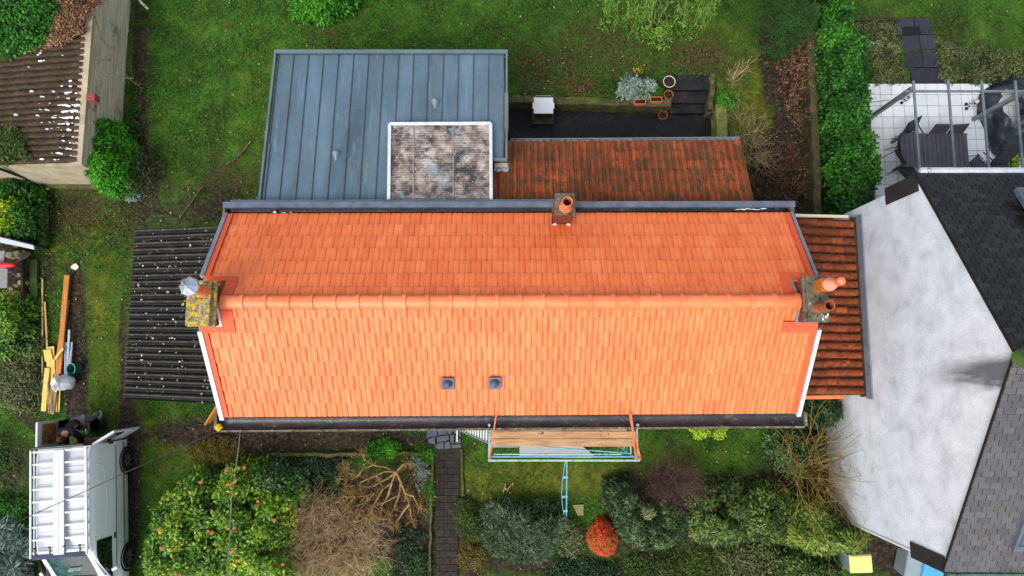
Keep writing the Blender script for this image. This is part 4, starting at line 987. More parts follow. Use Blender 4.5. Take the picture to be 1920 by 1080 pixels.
# ------------------------------------------------------------------ garage (left)
gX = -12.7; gY = 5.95; gZ = 2.35
ga2 = thing('brick_garage', 'old garage half under ivy with a corrugated roof and board marked side wall', 'garage', (-15, 9, 0))
m = MB(); wallbox(m, [(-17.4, gY), (gX, gY), (gX, 13.5), (-17.4, 13.5)], 0, gZ); m.build('wall', M['garage_wall'], ga2)
m = MB()
zz0 = .5
while zz0 < gZ-.1:
    m.box((gX+.012, (gY+13.5)/2, zz0+.09), (.03, 13.5-gY-.1, .165)); zz0 += .185
m.build('board_cladding', M['board_wall'], ga2)
m = MB(); m.box((gX-.12, (gY+13.5)/2, gZ+.06), (.3, 13.5-gY, .12)); m.build('parapet', M['garage_wall'], ga2)
q0, q1 = W(162, 20, gZ+.12), W(143, 304, gZ+.12); h0, h1 = W(-90, 45, gZ+.5), W(-90, 312, gZ+.5)
nw2 = 24
def gf(s, t):
    a = (s*nw2) % 1; return .10*(a**.8)-.04+.012*math.sin(t*31+s*9)
V, F, T = sheet(h0, h1, q1, q0, nw2*8, 24, gf); npmesh('roof', V, F, T, M['garage_tile'], ga2)
m = MB(); m.tube([W(-2, 316, gZ), W(64, 340, .5)], .045, 8); m.build('downpipe', M['dark_green'], ga2)
rc = random.Random(3); fl = MB()
nrm2 = (h1-h0).cross(q0-h0).normalized()
for (cu, cv, su, sv, cnt) in ((125, 218, 22, 16, 60), (128, 190, 14, 20, 30), (125, 265, 15, 24, 34), (85, 215, 30, 14, 14), (100, 298, 20, 4, 10), (78, 110, 20, 6, 8)):
    for _ in range(cnt):
        u, v = rc.gauss(cu, su), rc.gauss(cv, sv)
        if u > 146 or v > 302 or v < 60: continue
        row = round((v-59)/11.6); v = 59+row*11.6+rc.uniform(-2, 2)-2
        p = W(u, v, gZ+.2); p.z = gZ+.2+(h0.z-q0.z)*max(0, (q0.x-p.x)/(q0.x-h0.x))-.04; rr = rc.uniform(.012, .045)
        pts_ = [p+Vector((rr*rc.uniform(1., 2.2)*math.cos(a), rr*rc.uniform(.6, 1)*math.sin(a), 0)) for a in [6.28*i/7 for i in range(7)]]
        fl.prism(pts_, .02)
fl.build('lichen', M['white_flake'], ga2)['kind'] = 'stuff'
m = MB(); p = W(170, 182, gZ+.35); m.box((p.x, p.y, gZ+.24), (.26, .2, .26)); tag(m.build('clay_block', M['red_clay'], bevel=.01), 'small reddish clay block on the garage parapet', 'block')

# ------------------------------------------------------------------ garden walls, steps
def wallbar(name, a, b, w, h, mt, label, cat='wall', z0=0.0, course=0):
    a = Vector(a); b = Vector(b); n = max(2, int((b-a).length/.25)); m = MB(); d = (b-a).normalized(); s = Vector((-d.y, d.x, 0))
    vs = []
    for i in range(n+1):
        p = a+(b-a)*i/n; jx = random.gauss(0, .012); jz = random.gauss(0, .015)
        vs += [p+s*(w/2+jx)+Vector((0, 0, z0-p.z)), p+s*(w/2+jx)+Vector((0, 0, h+jz-p.z)), p-s*(w/2-jx)+Vector((0, 0, h+jz*.5-p.z)), p-s*(w/2-jx)+Vector((0, 0, z0-p.z))]
    fs = [(i*4+j, i*4+j+1, i*4+5+j, i*4+4+j) for i in range(n) for j in range(3)]+[(0, 3, 2, 1), (n*4, n*4+1, n*4+2, n*4+3)]
    m.add(vs, fs); return tag(m.build(name, mt), label, cat)
wallbar('retaining_wall', W(952, 185.5, .6), W(1258, 194.5, .6), .24, .62, M['mossy_stone'], 'low mossy retaining wall between the lawn and the dark terrace', z0=-.1)
wallbar('retaining_wall', W(1352, 196, .6), W(1354, 300, .6), .34, .62, M['mossy_bright'], 'short moss topped wall at the right end of the dark terrace', z0=-.1)
wallbar('kerb_wall', W(1335, 140, .6), W(1332, 206, .6), .14, .66, M['mossy_stone'], 'narrow stone kerb on the right of the garden steps', z0=-.1)
m = MB()
for (v0, v1, z) in ((140, 168, .6), (168, 192, .42), (192, 212, .21)):
    a, b = W(1254, v0, z), W(1334, v1, z); m.tone = random.random(); m.prism([(a.x, b.y, z), (b.x, b.y, z), (b.x, a.y, z), (a.x, a.y, z)], z+.1)
tag(m.build('garden_steps', M['dark_paving'], bevel=.015), 'three dark stone steps from the terrace up to the lawn', 'steps')
m = MB(); p = W(1335, 205, .4); m.box((p.x, p.y, .2), (.35, .3, .4)); tag(m.build('stone_block', M['old_concrete'], bevel=.02), 'square stone block at the foot of the garden steps', 'stone')
wallbar('garden_wall', W(1518, 40, 1.1), W(1535, 400, 1.1), .22, 1.1, mat('wall_moss_brown', [S(44, 40, 22), S(66, 60, 34), S(92, 88, 56)], 3, bump=.6, spots=[(1, .58, .1, S(60, 66, 26))]), 'long low mossy boundary wall beside the ivy hedge')
wallbar('garden_wall', W(72, 349, .3), W(73, 460, .3), .22, .3, M['mossy_bright'], 'low wall with yellow green moss at the left of the drive')
wallbar('garden_wall', W(66, 346, .3), W(190, 349, .3), .2, .3, M['mossy_stone'], 'low mossy ledge wall in front of the garage')
wallbar('kerb_wall', W(810, 850, .1), W(806, 1090, .1), .07, .12, M['mossy_stone'], 'thin stone edging on the left of the garden path', 'edging')
wallbar('kerb_wall', W(866, 842, .1), W(868, 930, .1), .06, .12, M['mossy_stone'], 'thin stone edging on the right of the garden path', 'edging')
wallbar('kerb_wall', W(500, 853, .15), W(800, 851, .15), .1, .16, M['mossy_stone'], 'low mossy border edging in front of the house', 'edging')
wallbar('kerb_wall', W(1600, 38, .1), W(1690, 36, .1), .05, .12, M['bark'], 'dark edging board across the neighbouring flower bed', 'edging')
m = MB(); m.prism([Wg(55, 487, .07), Wg(69, 487, .07), Wg(70, 577, .07), Wg(56, 577, .07)], .1); tag(m.build('mossy_plank', M['moss_leaf']), 'moss covered flat slab lying on the drive edge', 'slab')
# ------------------------------------------------------------------ the soot streak on the white gable (a stain with its own place on the wall)
def add_stain():
    m = M['gable']; nt = m.node_tree; N = nt.nodes; L = nt.links; b = N['Principled BSDF']
    src = b.inputs['Base Color'].links[0].from_socket
    geo = N.new('ShaderNodeNewGeometry'); sx = N.new('ShaderNodeSeparateXYZ'); L.new(geo.outputs['Position'], sx.inputs[0])
    def mth(op, a, c=None, d=None):
        x = N.new('ShaderNodeMath'); x.operation = op
        for i, q in enumerate((a, c, d)):
            if q is None: continue
            if isinstance(q, (int, float)): x.inputs[i].default_value = q
            else: L.new(q, x.inputs[i])
        return x.outputs[0]
    n = N.new('ShaderNodeTexNoise'); n.inputs['Scale'].default_value = 2.2; n.inputs['Detail'].default_value = 8
    mp = N.new('ShaderNodeMapping'); mp.inputs['Scale'].default_value = (1, 2.2, .5); L.new(geo.outputs['Position'], mp.inputs[0]); L.new(mp.outputs[0], n.inputs['Vector'])
    y = mth('ADD', sx.outputs[1], .1); y = mth('ABSOLUTE', mth('ADD', y, mth('MULTIPLY', mth('SUBTRACT', n.outputs[0], .5), .5)))
    a = mth('SUBTRACT', 1.0, mth('DIVIDE', y, .42))
    z = mth('DIVIDE', mth('SUBTRACT', sx.outputs[2], 5.6), 2.6)
    f = mth('MULTIPLY', mth('MAXIMUM', a, 0), mth('MAXIMUM', z, 0)); f = mth('MULTIPLY', f, 2.0); f = mth('MULTIPLY', f, mth('ADD', n.outputs[0], .35)); f = mth('MINIMUM', f, .85)
    x = N.new('ShaderNodeMix'); x.data_type = 'RGBA'; x.inputs[7].default_value = S(62, 64, 74); L.new(f, x.inputs[0]); L.new(src, x.inputs[6])
    # greyer and darker towards the foot of the wall
    g = mth('MULTIPLY', mth('MAXIMUM', mth('SUBTRACT', 1.0, mth('DIVIDE', sx.outputs[2], 2.0)), 0), mth('ADD', n.outputs[0], .1))
    x2 = N.new('ShaderNodeMix'); x2.data_type = 'RGBA'; x2.inputs[7].default_value = S(110, 112, 108); L.new(g, x2.inputs[0]); L.new(x.outputs[2], x2.inputs[6])
    L.new(x2.outputs[2], b.inputs['Base Color'])
add_stain()

# ------------------------------------------------------------------ van
vx = -12.9; vr = -2.27; vf = vr-4.7
van = thing('parked_van', 'white and silver panel van with open rear doors and a roof rack', 'van', (vx, (vr+vf)/2, 0))
yw = -5.28; yb_ = -6.15
ROOF = [(vr, 1.86), (vr-.12, 1.93), (vr-1.5, 1.97), (yw+.35, 1.95), (yw, 1.86), (yb_, 1.18), (yb_-.35, 1.06), (vf+.12, .86), (vf, .62)]
def zr(y):
    for (a, za_), (b, zb_) in zip(ROOF, ROOF[1:]):
        if a >= y >= b: return za_+(zb_-za_)*(a-y)/(a-b)
    return ROOF[-1][1]
PROF = [(.93, .22), (.985, .45), (1.0, .75), (.99, 1.02), (.965, 1.15), (.90, 1.55), (.85, 1.8), (.79, 1.9), (.70, 1.955), (.35, 1.985), (0, 1.99)]
def hw(z):
    for (a, za_), (b, zb_) in zip(PROF, PROF[1:]):
        if za_ <= z <= zb_: return a+(b-a)*(z-za_)/(zb_-za_)
    return 0
def section(y):
    top = zr(y); out = []; tw = 1
    if y < yb_: tw = 1-.10*((yb_-y)/(yb_-vf))**2
    for (w, z) in PROF:
        f = top/1.97
        zq = z if z < .5 else .5+(z-.5)*(top+.02-.5)/(1.99-.5)
        wq = w if top > 1.8 else (w*(1-0) if z < 1.1 else w+(.90-w)*.6*(1-(top-1)/.9)*(1 if z < 1.9 else .6))
        out.append((wq*tw, zq))
    return out
ys = list(np.linspace(vr, yw, 14))+list(np.linspace(yw, yb_, 8))[1:]+list(np.linspace(yb_, vf, 9))[1:]
m = MB(); vs = []; ring = 0
for y in ys:
    sec = section(y); r = [(vx+w, y, z) for w, z in sec]+[(vx-w, y, z) for w, z in sec[-2::-1]]; ring = len(r); vs += r
fs = [(i*ring+j, (i+1)*ring+j, (i+1)*ring+j+1, i*ring+j+1) for i in range(len(ys)-1) for j in range(ring-1)]
fs += [tuple((len(ys)-1)*ring+j for j in range(ring))]
m.add(vs, fs)
body = m.build('body', M['van_silver'], van, smooth='all')
# load space
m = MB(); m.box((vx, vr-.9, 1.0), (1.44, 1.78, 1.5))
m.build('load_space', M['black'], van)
m = MB(); m.box((vx+.2, vr+.04, .48), (1.35, .2, .12)); 
for k in range(9): m.box((vx-.3+k*.13, vr+.05, .55), (.05, .16, .02))
m.build('rear_bumper', mat('bumper_grey', [S(120, 124, 130), S(150, 154, 160)], 6), van, bevel=.02)
m = MB(); m.box((vx-.05, vr-.1, .72), (.42, .35, .3), rz=.1); m.box((vx+.35, vr-.2, .7), (.3, .3, .25), rz=-.3); m.build('cardboard_box', M['cardboard'], van)
# white painted roof
m = MB(); vs = []; yy_ = [y for y in ys if y >= yw-.001]
for y in yy_: vs += [(vx+s*w, y, zr(y)+(.035 if abs(w) < .5 else .03 if abs(w) < .75 else -.01)) for w, s in ((.80, -1), (.7, -1), (.35, -1), (0, 1), (.35, 1), (.7, 1), (.80, 1))]
m.add(vs, [(i*7+j, (i+1)*7+j, (i+1)*7+j+1, i*7+j+1) for i in range(len(yy_)-1) for j in range(6)]); roof = m.build('roof', M['van_white'], van, smooth='all')
# windscreen and side windows
def side_pt(y, z, s, o=.008): return (vx+s*(hw(z)+o), y, z)
m = MB(); vs = []
for i in range(7):
    y = yw-.06+(yb_-yw+.08)*i/6; w = .70+.14*i/6
    for j in range(9):
        q = -1+2*j/8; vs.append((vx+q*w, y+.05*q*q, zr(y+.0)+.022+.02*(1-q*q)))
m.add(vs, [(i*9+j, (i+1)*9+j, (i+1)*9+j+1, i*9+j+1) for i in range(6) for j in range(8)]); ws_ = m.build('windscreen', M['windscreen'], van, smooth='all')
m = MB(); m.tube([(vx+.55, yb_+.08, zr(yb_+.08)+.05), (vx-.1, yb_+.16, zr(yb_+.16)+.06)], .012, 5); m.tube([(vx-.1, yb_+.02, zr(yb_+.02)+.06), (vx-.6, yb_+.1, zr(yb_+.1)+.05)], .012, 5); m.build('wiper', M['black'], ws_)
m = MB(); m.box((vx+.1, yw-.45, zr(yw-.45)+.05), (.38, .16, .01), rx=-.65, rz=.1); m.build('paper', mat('pale_paper', [S(120, 160, 160), S(190, 214, 210)], 7), ws_)
for s in (-1, 1):
    m = MB(); vs = []
    for i in range(6):
        t = i/5; y = yw+.30-(1.15)*t
        zt_ = 1.74-.0*t if t < .45 else 1.74-.52*((t-.45)/.55)**1.1
        for j in range(5):
            z = 1.16+(zt_-1.16)*j/4; f = 1+.0*t; vs.append((vx+s*(hw(z)+.012+.03*max(0, t-.4)), y, z))
    m.add(vs, [(i*5+j, (i+1)*5+j, (i+1)*5+j+1, i*5+j+1) for i in range(5) for j in range(4)]); m.build('window', M['glass_dark'], van)
    m = MB(); m.box((vx+s*1.10, yw-.62, 1.2), (.2, .1, .16), rz=s*.35); m.build('mirror', M['van_white'], van, bevel=.03)
    # swage line of the side panel
    m = MB(); pts_ = [side_pt(vr-.55, 1.72, s, .0), side_pt(vr-.62, 1.45, s, .0), side_pt(vr-1.4, 1.32, s, .0), side_pt(vr-2.1, 1.32, s, 0), side_pt(vr-2.55, 1.38, s, 0), side_pt(vr-2.7, 1.62, s, 0)]
    sm_ = []
    for a, b in zip(pts_, pts_[1:]):
        for q in range(4): sm_.append(tuple(Vector(a).lerp(Vector(b), q/4)))
    m.tube(sm_+[pts_[-1]], .012, 6); m.build('swage_line', M['van_white'], van, smooth='all')
    m = MB(); m.tube([side_pt(vr-.1, .95, s), side_pt(yb_+.1, .97, s)], .014, 6); m.tube([side_pt(yw+.42, 1.8, s, .0), side_pt(yw+.42, .5, s, 0)], .006, 4); m.tube([side_pt(vr-.06, .55, s), side_pt(vf+1.1, .55, s)], .02, 6)
    m.build('trim_line', M['dark_plastic'] if 0 else M['seam'], van)
    m = MB(); m.box((vx+s*1.0, yw+.28, 1.05), (.03, .16, .04)); m.build('door_handle', M['dark_plastic'], van)
    m = MB(); m.box((vx+s*.93, vr-.02, 1.0), (.1, .06, .45)); m.build('tail_lamp', M['red_light'], van, bevel=.01)
    for yq in (-2.91, -5.79):
        m = MB(); n = 28; c = Vector((vx+s*.9, yq, .34)); vs = []
        for (x_, r_) in ((-.1, .26), (-.1, .33), (.0, .345), (.10, .34), (.135, .31), (.13, .24)):
            for j in range(n): vs.append((c.x+s*x_, c.y+r_*math.cos(6.2832*j/n), c.z+r_*math.sin(6.2832*j/n)))
        m.add(vs, [(i*n+j, i*n+(j+1) % n, (i+1)*n+(j+1) % n, (i+1)*n+j) for i in range(5) for j in range(n)]); wh = m.build('wheel', M['tyre'], van, smooth=True)
        m = MB(); m.add([(c.x+s*.09, c.y+.24*math.cos(6.2832*j/n), c.z+.24*math.sin(6.2832*j/n)) for j in range(n)], [tuple(range(n))]); m.build('hub', M['black'], wh)
        m = MB()
        for k in range(8):
            a = 6.2832*k/8; m.bar(c+Vector((s*.115, .05*math.cos(a), .05*math.sin(a))), c+Vector((s*.125, .23*math.cos(a), .23*math.sin(a))), .05, .02, up=(1, 0, 0))
        m.build('rim', M['alloy'], wh)
        m = MB(); vs = []
        for j in range(13):
            a = math.pi*(j/12)*1.1-.16
            for r_ in (.36, .43): vs.append((c.x+s*.105, c.y+r_*math.cos(a), c.z+.02+r_*math.sin(a)))
        m.add(vs, [(j*2, j*2+1, j*2+3, j*2+2) for j in range(12)]); m.build('wheel_arch', M['black'], wh)
m = MB(); m.add([(vx+q, vf+.02-abs(q)*0, zr(vf)+.0) for q in (-.5, .5)]+[(vx+.5, vf+.3, zr(vf+.3)+.02), (vx-.5, vf+.3, zr(vf+.3)+.02)], [(0, 1, 2, 3)]); m.build('grille', M['black'], van)
# rear doors
dl = MB(); hx, hy = vx-.84, vr+.02; z0_, z1_ = .45, 1.88
a_ = Vector((hx, hy, 0)); b_ = Vector((hx-.03, hy+.76, 0))
def doorpanel(m, a, b, z0, z1, t, lean=.04): m.prism([(a.x-t, a.y, z1), (a.x+t, a.y, z1), (b.x+t+lean, b.y, z1), (b.x-t+lean, b.y, z1)], z1-z0)
doorpanel(dl, a_, b_, z0_, z1_, .035); door = dl.build('rear_door', M['van_white'], van, bevel=.015)
m = MB(); m.prism([(hx+.05, hy+.1, 1.72), (hx+.055, hy+.1, 1.72), (hx+.085, hy+.68, 1.72), (hx+.08, hy+.68, 1.72)], .62); m.build('pane', M['reflection_glass'], door)
m = MB(); m.prism([(hx+.05, hy+.05, 1.02), (hx+.07, hy+.05, 1.02), (hx+.10, hy+.74, 1.02), (hx+.08, hy+.74, 1.02)], .52); m.build('door_lining', M['black'], door)
m = MB(); m.bar((hx+.12, hy+.72, 1.05), (hx+.75, hy+.86, .75), .02, .05); m.build('door_stay', M['black'], door)
m = MB(); m.box((hx-.1, hy+.45, 1.2), (.1, .25, .05)); m.build('hinge', M['steel'], door)
hx, hy = vx+.84, vr+.02; a_ = Vector((hx, hy, 0)); b_ = Vector((hx+.66, hy+.33, 0)); dr_ = MB(); nn = Vector((-(b_-a_).y, (b_-a_).x, 0)).normalized()*.03
dr_.prism([tuple(a_-nn+Vector((0, 0, 1.88))), tuple(b_-nn+Vector((0, 0, 1.86))), tuple(b_+nn+Vector((0, 0, 1.86))), tuple(a_+nn+Vector((0, 0, 1.88)))], 1.4); door = dr_.build('rear_door', M['van_white'], van, bevel=.015)
m = MB(); q = nn*1.25; c0_, c1__ = a_.lerp(b_, .12), a_.lerp(b_, .9); m.prism([tuple(c0_-q+Vector((0, 0, 1.75))), tuple(c1__-q+Vector((0, 0, 1.74))), tuple(c1__+q+Vector((0, 0, 1.74))), tuple(c0_+q+Vector((0, 0, 1.75)))], .55); m.build('pane', M['glass_dark'], door)
# roof rack
rk = MB(); xl, xr = vx-.83, vx+.82; ya_, yb2 = vr+.0, vr-2.98; zt = 2.12
for x_ in (xl, xr): rk.box((x_, (ya_+yb2)/2, zt), (.045, ya_-yb2, .05)); rk.box((x_+(.07 if x_ < vx else -.07), (ya_+yb2)/2, zt-.05), (.03, ya_-yb2, .04))
for k in range(9):
    y_ = ya_-.06-(ya_-yb2-.2)*k/8; rk.box((vx, y_, zt-.03), (xr-xl, .05, .03))
    for x_ in (xl+.05, xr-.05): rk.box((x_, y_, zt-.09), (.04, .05, .12))
rack = rk.build('roof_rack', M['white'], van, bevel=.006)
m = MB()
for dx in (-.08, .08): m.box((vx-.0+dx, (ya_+yb2)/2, zt+.005), (.15, ya_-yb2-.1, .02))
m.build('walkway', mat('walkway_alu', [S(206, 212, 210), S(226, 230, 228)], 20, rough=.5, bump=.3), rack)
m = MB(); m.tube([(xl+.06, ya_+.06, zt+.02), (xr-.06, ya_+.06, zt+.02)], .03, 8); m.build('roller', M['dark_plastic'], rack)
m = MB(); m.box((vx, yb2+.02, zt-.02), (xr-xl-.08, .14, .03), rx=-.5); m.build('deflector', mat('deflector_grey', [S(70, 78, 100), S(96, 104, 126)], 4), rack)
for k in range(4):
    m = MB(); x_ = xl+.14+k*.44; m.box((x_, yb2+.18, zt+.02), (.035, .24, .02)); m.tube([(x_, yb2+.28, zt+.0), (x_, yb2+.28, zt+.1)], .02, 6); m.build('clamp', M['dark_plastic'], rack)
m = MB()
for k in range(13): m.box((vx, vr-.12-k*.22, 2.0), (1.3, .018, .012))
m.build('roof_ribs', M['white'], roof)

van.rotation_euler = (0, 0, R(4.6)); van.location.x += .15; van.scale = (.955, 1, 1)
# ------------------------------------------------------------------ person leaning into the van
def skinned(name, joints, edges, material, parent=None, sub=2):
    me = bpy.data.meshes.new(name); org = ORG.get(parent.name) if parent else Vector(joints[0][0])
    me.from_pydata([tuple(Vector(j[0])-org) for j in joints], edges, []); me.skin_vertices if hasattr(me, 'skin_vertices') else None
    o = bpy.data.objects.new(name, me); COL.objects.link(o)
    if parent: o.parent = parent
    else: o.location = org
    ORG[o.name] = org; me.materials.append(material)
    md = o.modifiers.new('skin', 'SKIN'); md.use_smooth_shade = True
    for i, j in enumerate(joints):
        r = j[1]; me.skin_vertices[0].data[i].radius = (r if isinstance(r, tuple) else (r, r)); me.skin_vertices[0].data[i].use_root = (i == 0)
    sb = o.modifiers.new('subd', 'SUBSURF'); sb.levels = sub; sb.render_levels = sub
    return o
hp = Vector((-13.2, -1.62, .93))
def J(x, y, z): return (x, y, z)
fR, fL = (-13.06, -1.42), (-13.42, -1.86)
joints = [(hp, (.15, .12)), (J(-13.2, -1.7, 1.12), (.13, .11)), (J(-13.2, -1.84, 1.32), (.15, .12)), (J(-13.2, -1.93, 1.43), (.1, .09)), (J(-13.2, -2.0, 1.5), .055), (J(-13.2, -2.06, 1.6), (.08, .1)), (J(-13.2, -2.1, 1.7), (.075, .085)),
          (J(-13.02, -1.9, 1.4), .07), (J(-12.93, -2.05, 1.15), .055), (J(-12.98, -2.3, 1.0), .04), (J(-13.0, -2.38, .98), .035),
          (J(-13.38, -1.9, 1.4), .07), (J(-13.46, -2.05, 1.15), .055), (J(-13.38, -2.3, 1.0), .04), (J(-13.36, -2.38, .98), .035),
          (J(-13.1, -1.6, .84), .1), (J(-13.06, -1.56, .48), .07), (J(-13.06, -1.4, .1), .045), (J(-13.05, -1.5, .05), .045),
          (J(-13.3, -1.64, .84), .1), (J(-13.38, -1.84, .48), .07), (J(-13.42, -1.82, .1), .045), (J(-13.42, -1.94, .05), .045)]
edges = [(0, 1), (1, 2), (2, 3), (3, 4), (4, 5), (5, 6), (3, 7), (7, 8), (8, 9), (9, 10), (3, 11), (11, 12), (12, 13), (13, 14), (0, 15), (15, 16), (16, 17), (17, 18), (0, 19), (19, 20), (20, 21), (21, 22)]
person = skinned('person', joints, edges, M['skin']); tag(person, 'person in dark jacket and grey trousers leaning into the open van', 'person')
def grow_r(j, k): r = j[1]; return (j[0], tuple(q+k for q in r) if isinstance(r, tuple) else r+k)
ji = [0, 1, 2, 3, 7, 8, 9, 11, 12, 13]; mp_ = {a: i for i, a in enumerate(ji)}
skinned('jacket', [grow_r(joints[a], .045) for a in ji], [(mp_[a], mp_[b]) for a, b in edges if a in mp_ and b in mp_], M['jacket'], person)
ji = [0, 15, 16, 17, 19, 20, 21]; mp_ = {a: i for i, a in enumerate(ji)}
skinned('trousers', [grow_r(joints[a], .035) for a in ji], [(mp_[a], mp_[b]) for a, b in edges if a in mp_ and b in mp_], M['trousers'], person)
m = MB(); m.lathe((-13.2, -2.07, 1.62), [(.1, -.02), (.108, .05), (.1, .1), (.06, .145), (.001, .155)], 16); m.build('hair', M['hair'], person, smooth='all')
for (x_, y_) in ((-13.05, -1.46), (-13.42, -1.9)):
    m = MB(); m.lathe((x_, y_, 0), [(.001, .0), (.055, .0), (.06, .05), (.045, .1), (.001, .12)], 12)
    for i, vv in enumerate(m.v): m.v[i] = (vv[0], y_+(vv[1]-y_)*2.3-.02, vv[2])
    m.build('shoe', M['shoe'], person, smooth='all')
for s, q in ((-12.995, -2.4), (-13.365, -2.4)):
    jj = [(J(s, q+.03, .975), (.035, .018))]; ee = []
    for f, (dx, L_) in enumerate(((-.03, .07), (-.01, .085), (.01, .08), (.03, .065))):
        b0_ = len(jj); jj += [(J(s+dx, q-.03, .965), .011), (J(s+dx*1.1, q-.03-L_*.5, .955), .009), (J(s+dx*1.1, q-.03-L_*.8, .93), .008)]; ee += [(0, b0_), (b0_, b0_+1), (b0_+1, b0_+2)]
    b0_ = len(jj); jj += [(J(s+.045, q+.0, .96), .012), (J(s+.055, q-.04, .94), .009)]; ee += [(0, b0_), (b0_, b0_+1)]
    skinned('hand', jj, ee, M['skin'], person, 1)

m = MB(); c = Vector((W(181, 797, .3).x, W(181, 797, .3).y, 0)); m.lathe(c, [(.15, 0), (.2, .32), (.215, .33), (.2, .34), (.19, .3), (.15, .05), (.001, .05)], 24)
tag(m.build('black_bucket', M['dark_plastic'], smooth=True), 'black builder\'s bucket standing behind the van', 'bucket')

# ------------------------------------------------------------------ timber, profiles, bag, bucket
def plank(name, pts, z, th, mt, label, cat='plank', group=None, parent=None):
    m = MB(); m.prism([tuple(W(u, v, z)) for u, v in pts], th); return tag(m.build(name, M[mt], bevel=.004), label, cat, group)
def band(u0, v0, u1, v1, w):
    d = math.hypot(u1-u0, v1-v0); a, b = -(v1-v0)/d*w/2, (u1-u0)/d*w/2
    return [(u0+a, v0+b), (u1+a, v1+b), (u1-a, v1-b), (u0-a, v0-b)]
tg = 'boards and battens stacked on the drive'
plank('long_plank', band(125, 516, 109, 700, 9.5), .16, .05, 'wood_orange', 'long orange brown plank, longest of the timber stack', group=tg)
plank('long_plank', band(124, 562, 96, 776, 10), .11, .05, 'wood_grey', 'weathered grey plank partly under the orange one', group=tg)
plank('batten', band(79, 523, 79, 742, 3), .06, .035, 'batten', 'thin pale batten at the far left of the timber', 'batten', tg)
plank('batten', band(83.5, 566, 88, 652, 3.4), .06, .035, 'batten', 'short thin batten beside the longest thin one', 'batten', tg)
plank('yellow_board', [(86, 651), (101, 649), (103, 700), (88, 700)], .14, .04, 'wood_yellow', 'wide yellow board at the top of the timber stack', group=tg)
plank('yellow_board', [(81, 656), (94, 655), (99, 674), (84, 678)], .19, .04, 'wood_yellow', 'small square yellow offcut lying on the wide yellow board', group=tg)
plank('yellow_board', band(97, 670, 92, 758, 9), .13, .04, 'wood_yellow', 'yellow board running under the white bag', group=tg)
plank('yellow_board', band(88, 690, 81, 771, 9), .20, .05, 'wood_yellow', 'thick yellow board left of the white bag', group=tg)
plank('yellow_board', [(102, 670), (117, 651), (119, 655), (103, 676)], .24, .04, 'wood_yellow', 'short yellow batten lying across the long planks', group=tg)
plank('batten', band(89, 716, 91, 775, 2.6), .22, .03, 'wood_grey', 'narrow grey batten beside the thick yellow board', 'batten', tg)
plank('batten', band(112, 730, 110, 772, 2.4), .06, .03, 'wood_yellow', 'narrow yellow batten right of the white bag', 'batten', tg)
plank('batten', band(106, 740, 105, 772, 3.5), .06, .03, 'wood_yellow', 'stubby yellow batten end below the white bag', 'batten', tg)
pg = 'pale plastic profiles on the drive'
plank('plastic_profile', band(129.5, 618, 125, 706, 4), .14, .03, 'pvc_grey', 'longest pale blue grey plastic profile', 'profile', pg)
plank('plastic_profile', band(121.5, 641, 121.5, 704, 3), .09, .03, 'pvc_grey', 'left pale plastic profile, half under the bag', 'profile', pg)
plank('plastic_profile', band(125, 642, 126, 704, 4), .06, .02, 'verge_white', 'whitish middle plastic profile under the longest one', 'profile', pg)
plank('plastic_profile', band(134, 641, 131, 688, 4), .09, .03, 'pvc_grey', 'short plastic profile ending at the green bucket', 'profile', pg)
plank('plastic_profile', band(132, 658, 129, 698, 1.6), .16, .02, 'verge_white', 'thin white strip on the plastic profiles', 'profile', pg)
# bucket lying tilted
ct_ = W(139, 691, .15); m = MB(); T_ = Matrix.Rotation(R(-12), 3, 'Y')
m.lathe((ct_.x+.1, ct_.y, 0.02), [(.001, .01), (.12, 0), (.165, .33), (.178, .335), (.172, .345), (.155, .33), (.115, .03), (.001, .03)], 24, tilt=T_)
bk = tag(m.build('green_bucket', M['green_plastic'], smooth=True), 'green plastic bucket beside the white bag', 'bucket')
m = MB(); tp = Vector((ct_.x+.1, ct_.y, .02))+T_ @ Vector((0, 0, .34)); pts_ = [tp+T_ @ Vector((.17*math.cos(a), .17*math.sin(a), .02+.03*math.sin(a/1.))) for a in [math.pi*i/12-1.2 for i in range(13)]]; m.tube(pts_, .008, 5); m.build('handle', M['steel'], bk)
# white woven sack
p = W(119, 715, .3); m = MB(); n = 26; T_ = Matrix.Rotation(R(-38), 3, 'Y') @ Matrix.Rotation(R(10), 3, 'X'); vs = []
prof_ = [(.02, 0), (.17, .02), (.22, .12), (.235, .28), (.21, .42), (.2, .52), (.21, .56), (.19, .55), (.17, .45), (.13, .36), (.02, .34)]
for r_, z_ in prof_:
    for j in range(n):
        a = 6.2832*j/n; rr = r_*(1+.09*math.sin(3*a+z_*9)+.06*math.sin(7*a-z_*14)+random.gauss(0, .012)); vs.append(tuple(Vector((p.x+.2, p.y, .1))+T_ @ Vector((rr*1.15*math.cos(a), rr*math.sin(a), z_))))
m.add(vs, [(i*n+j, i*n+(j+1) % n, (i+1)*n+(j+1) % n, (i+1)*n+j) for i in range(len(prof_)-1) for j in range(n)])
sk_ = tag(m.build('rubble_sack', M['bag'], smooth='all'), 'open white woven sack lying on the timber', 'sack')
m = MB(); q = Vector((p.x+.2, p.y, .1))+T_ @ Vector((0, 0, .42)); m.lathe(q, [(.14, 0), (.1, .04), (.001, .05)], 10, .2, 3, tilt=T_); m.build('rubbish', mat('navy_rubbish', [S(10, 12, 22), S(40, 44, 74)], 20), sk_)

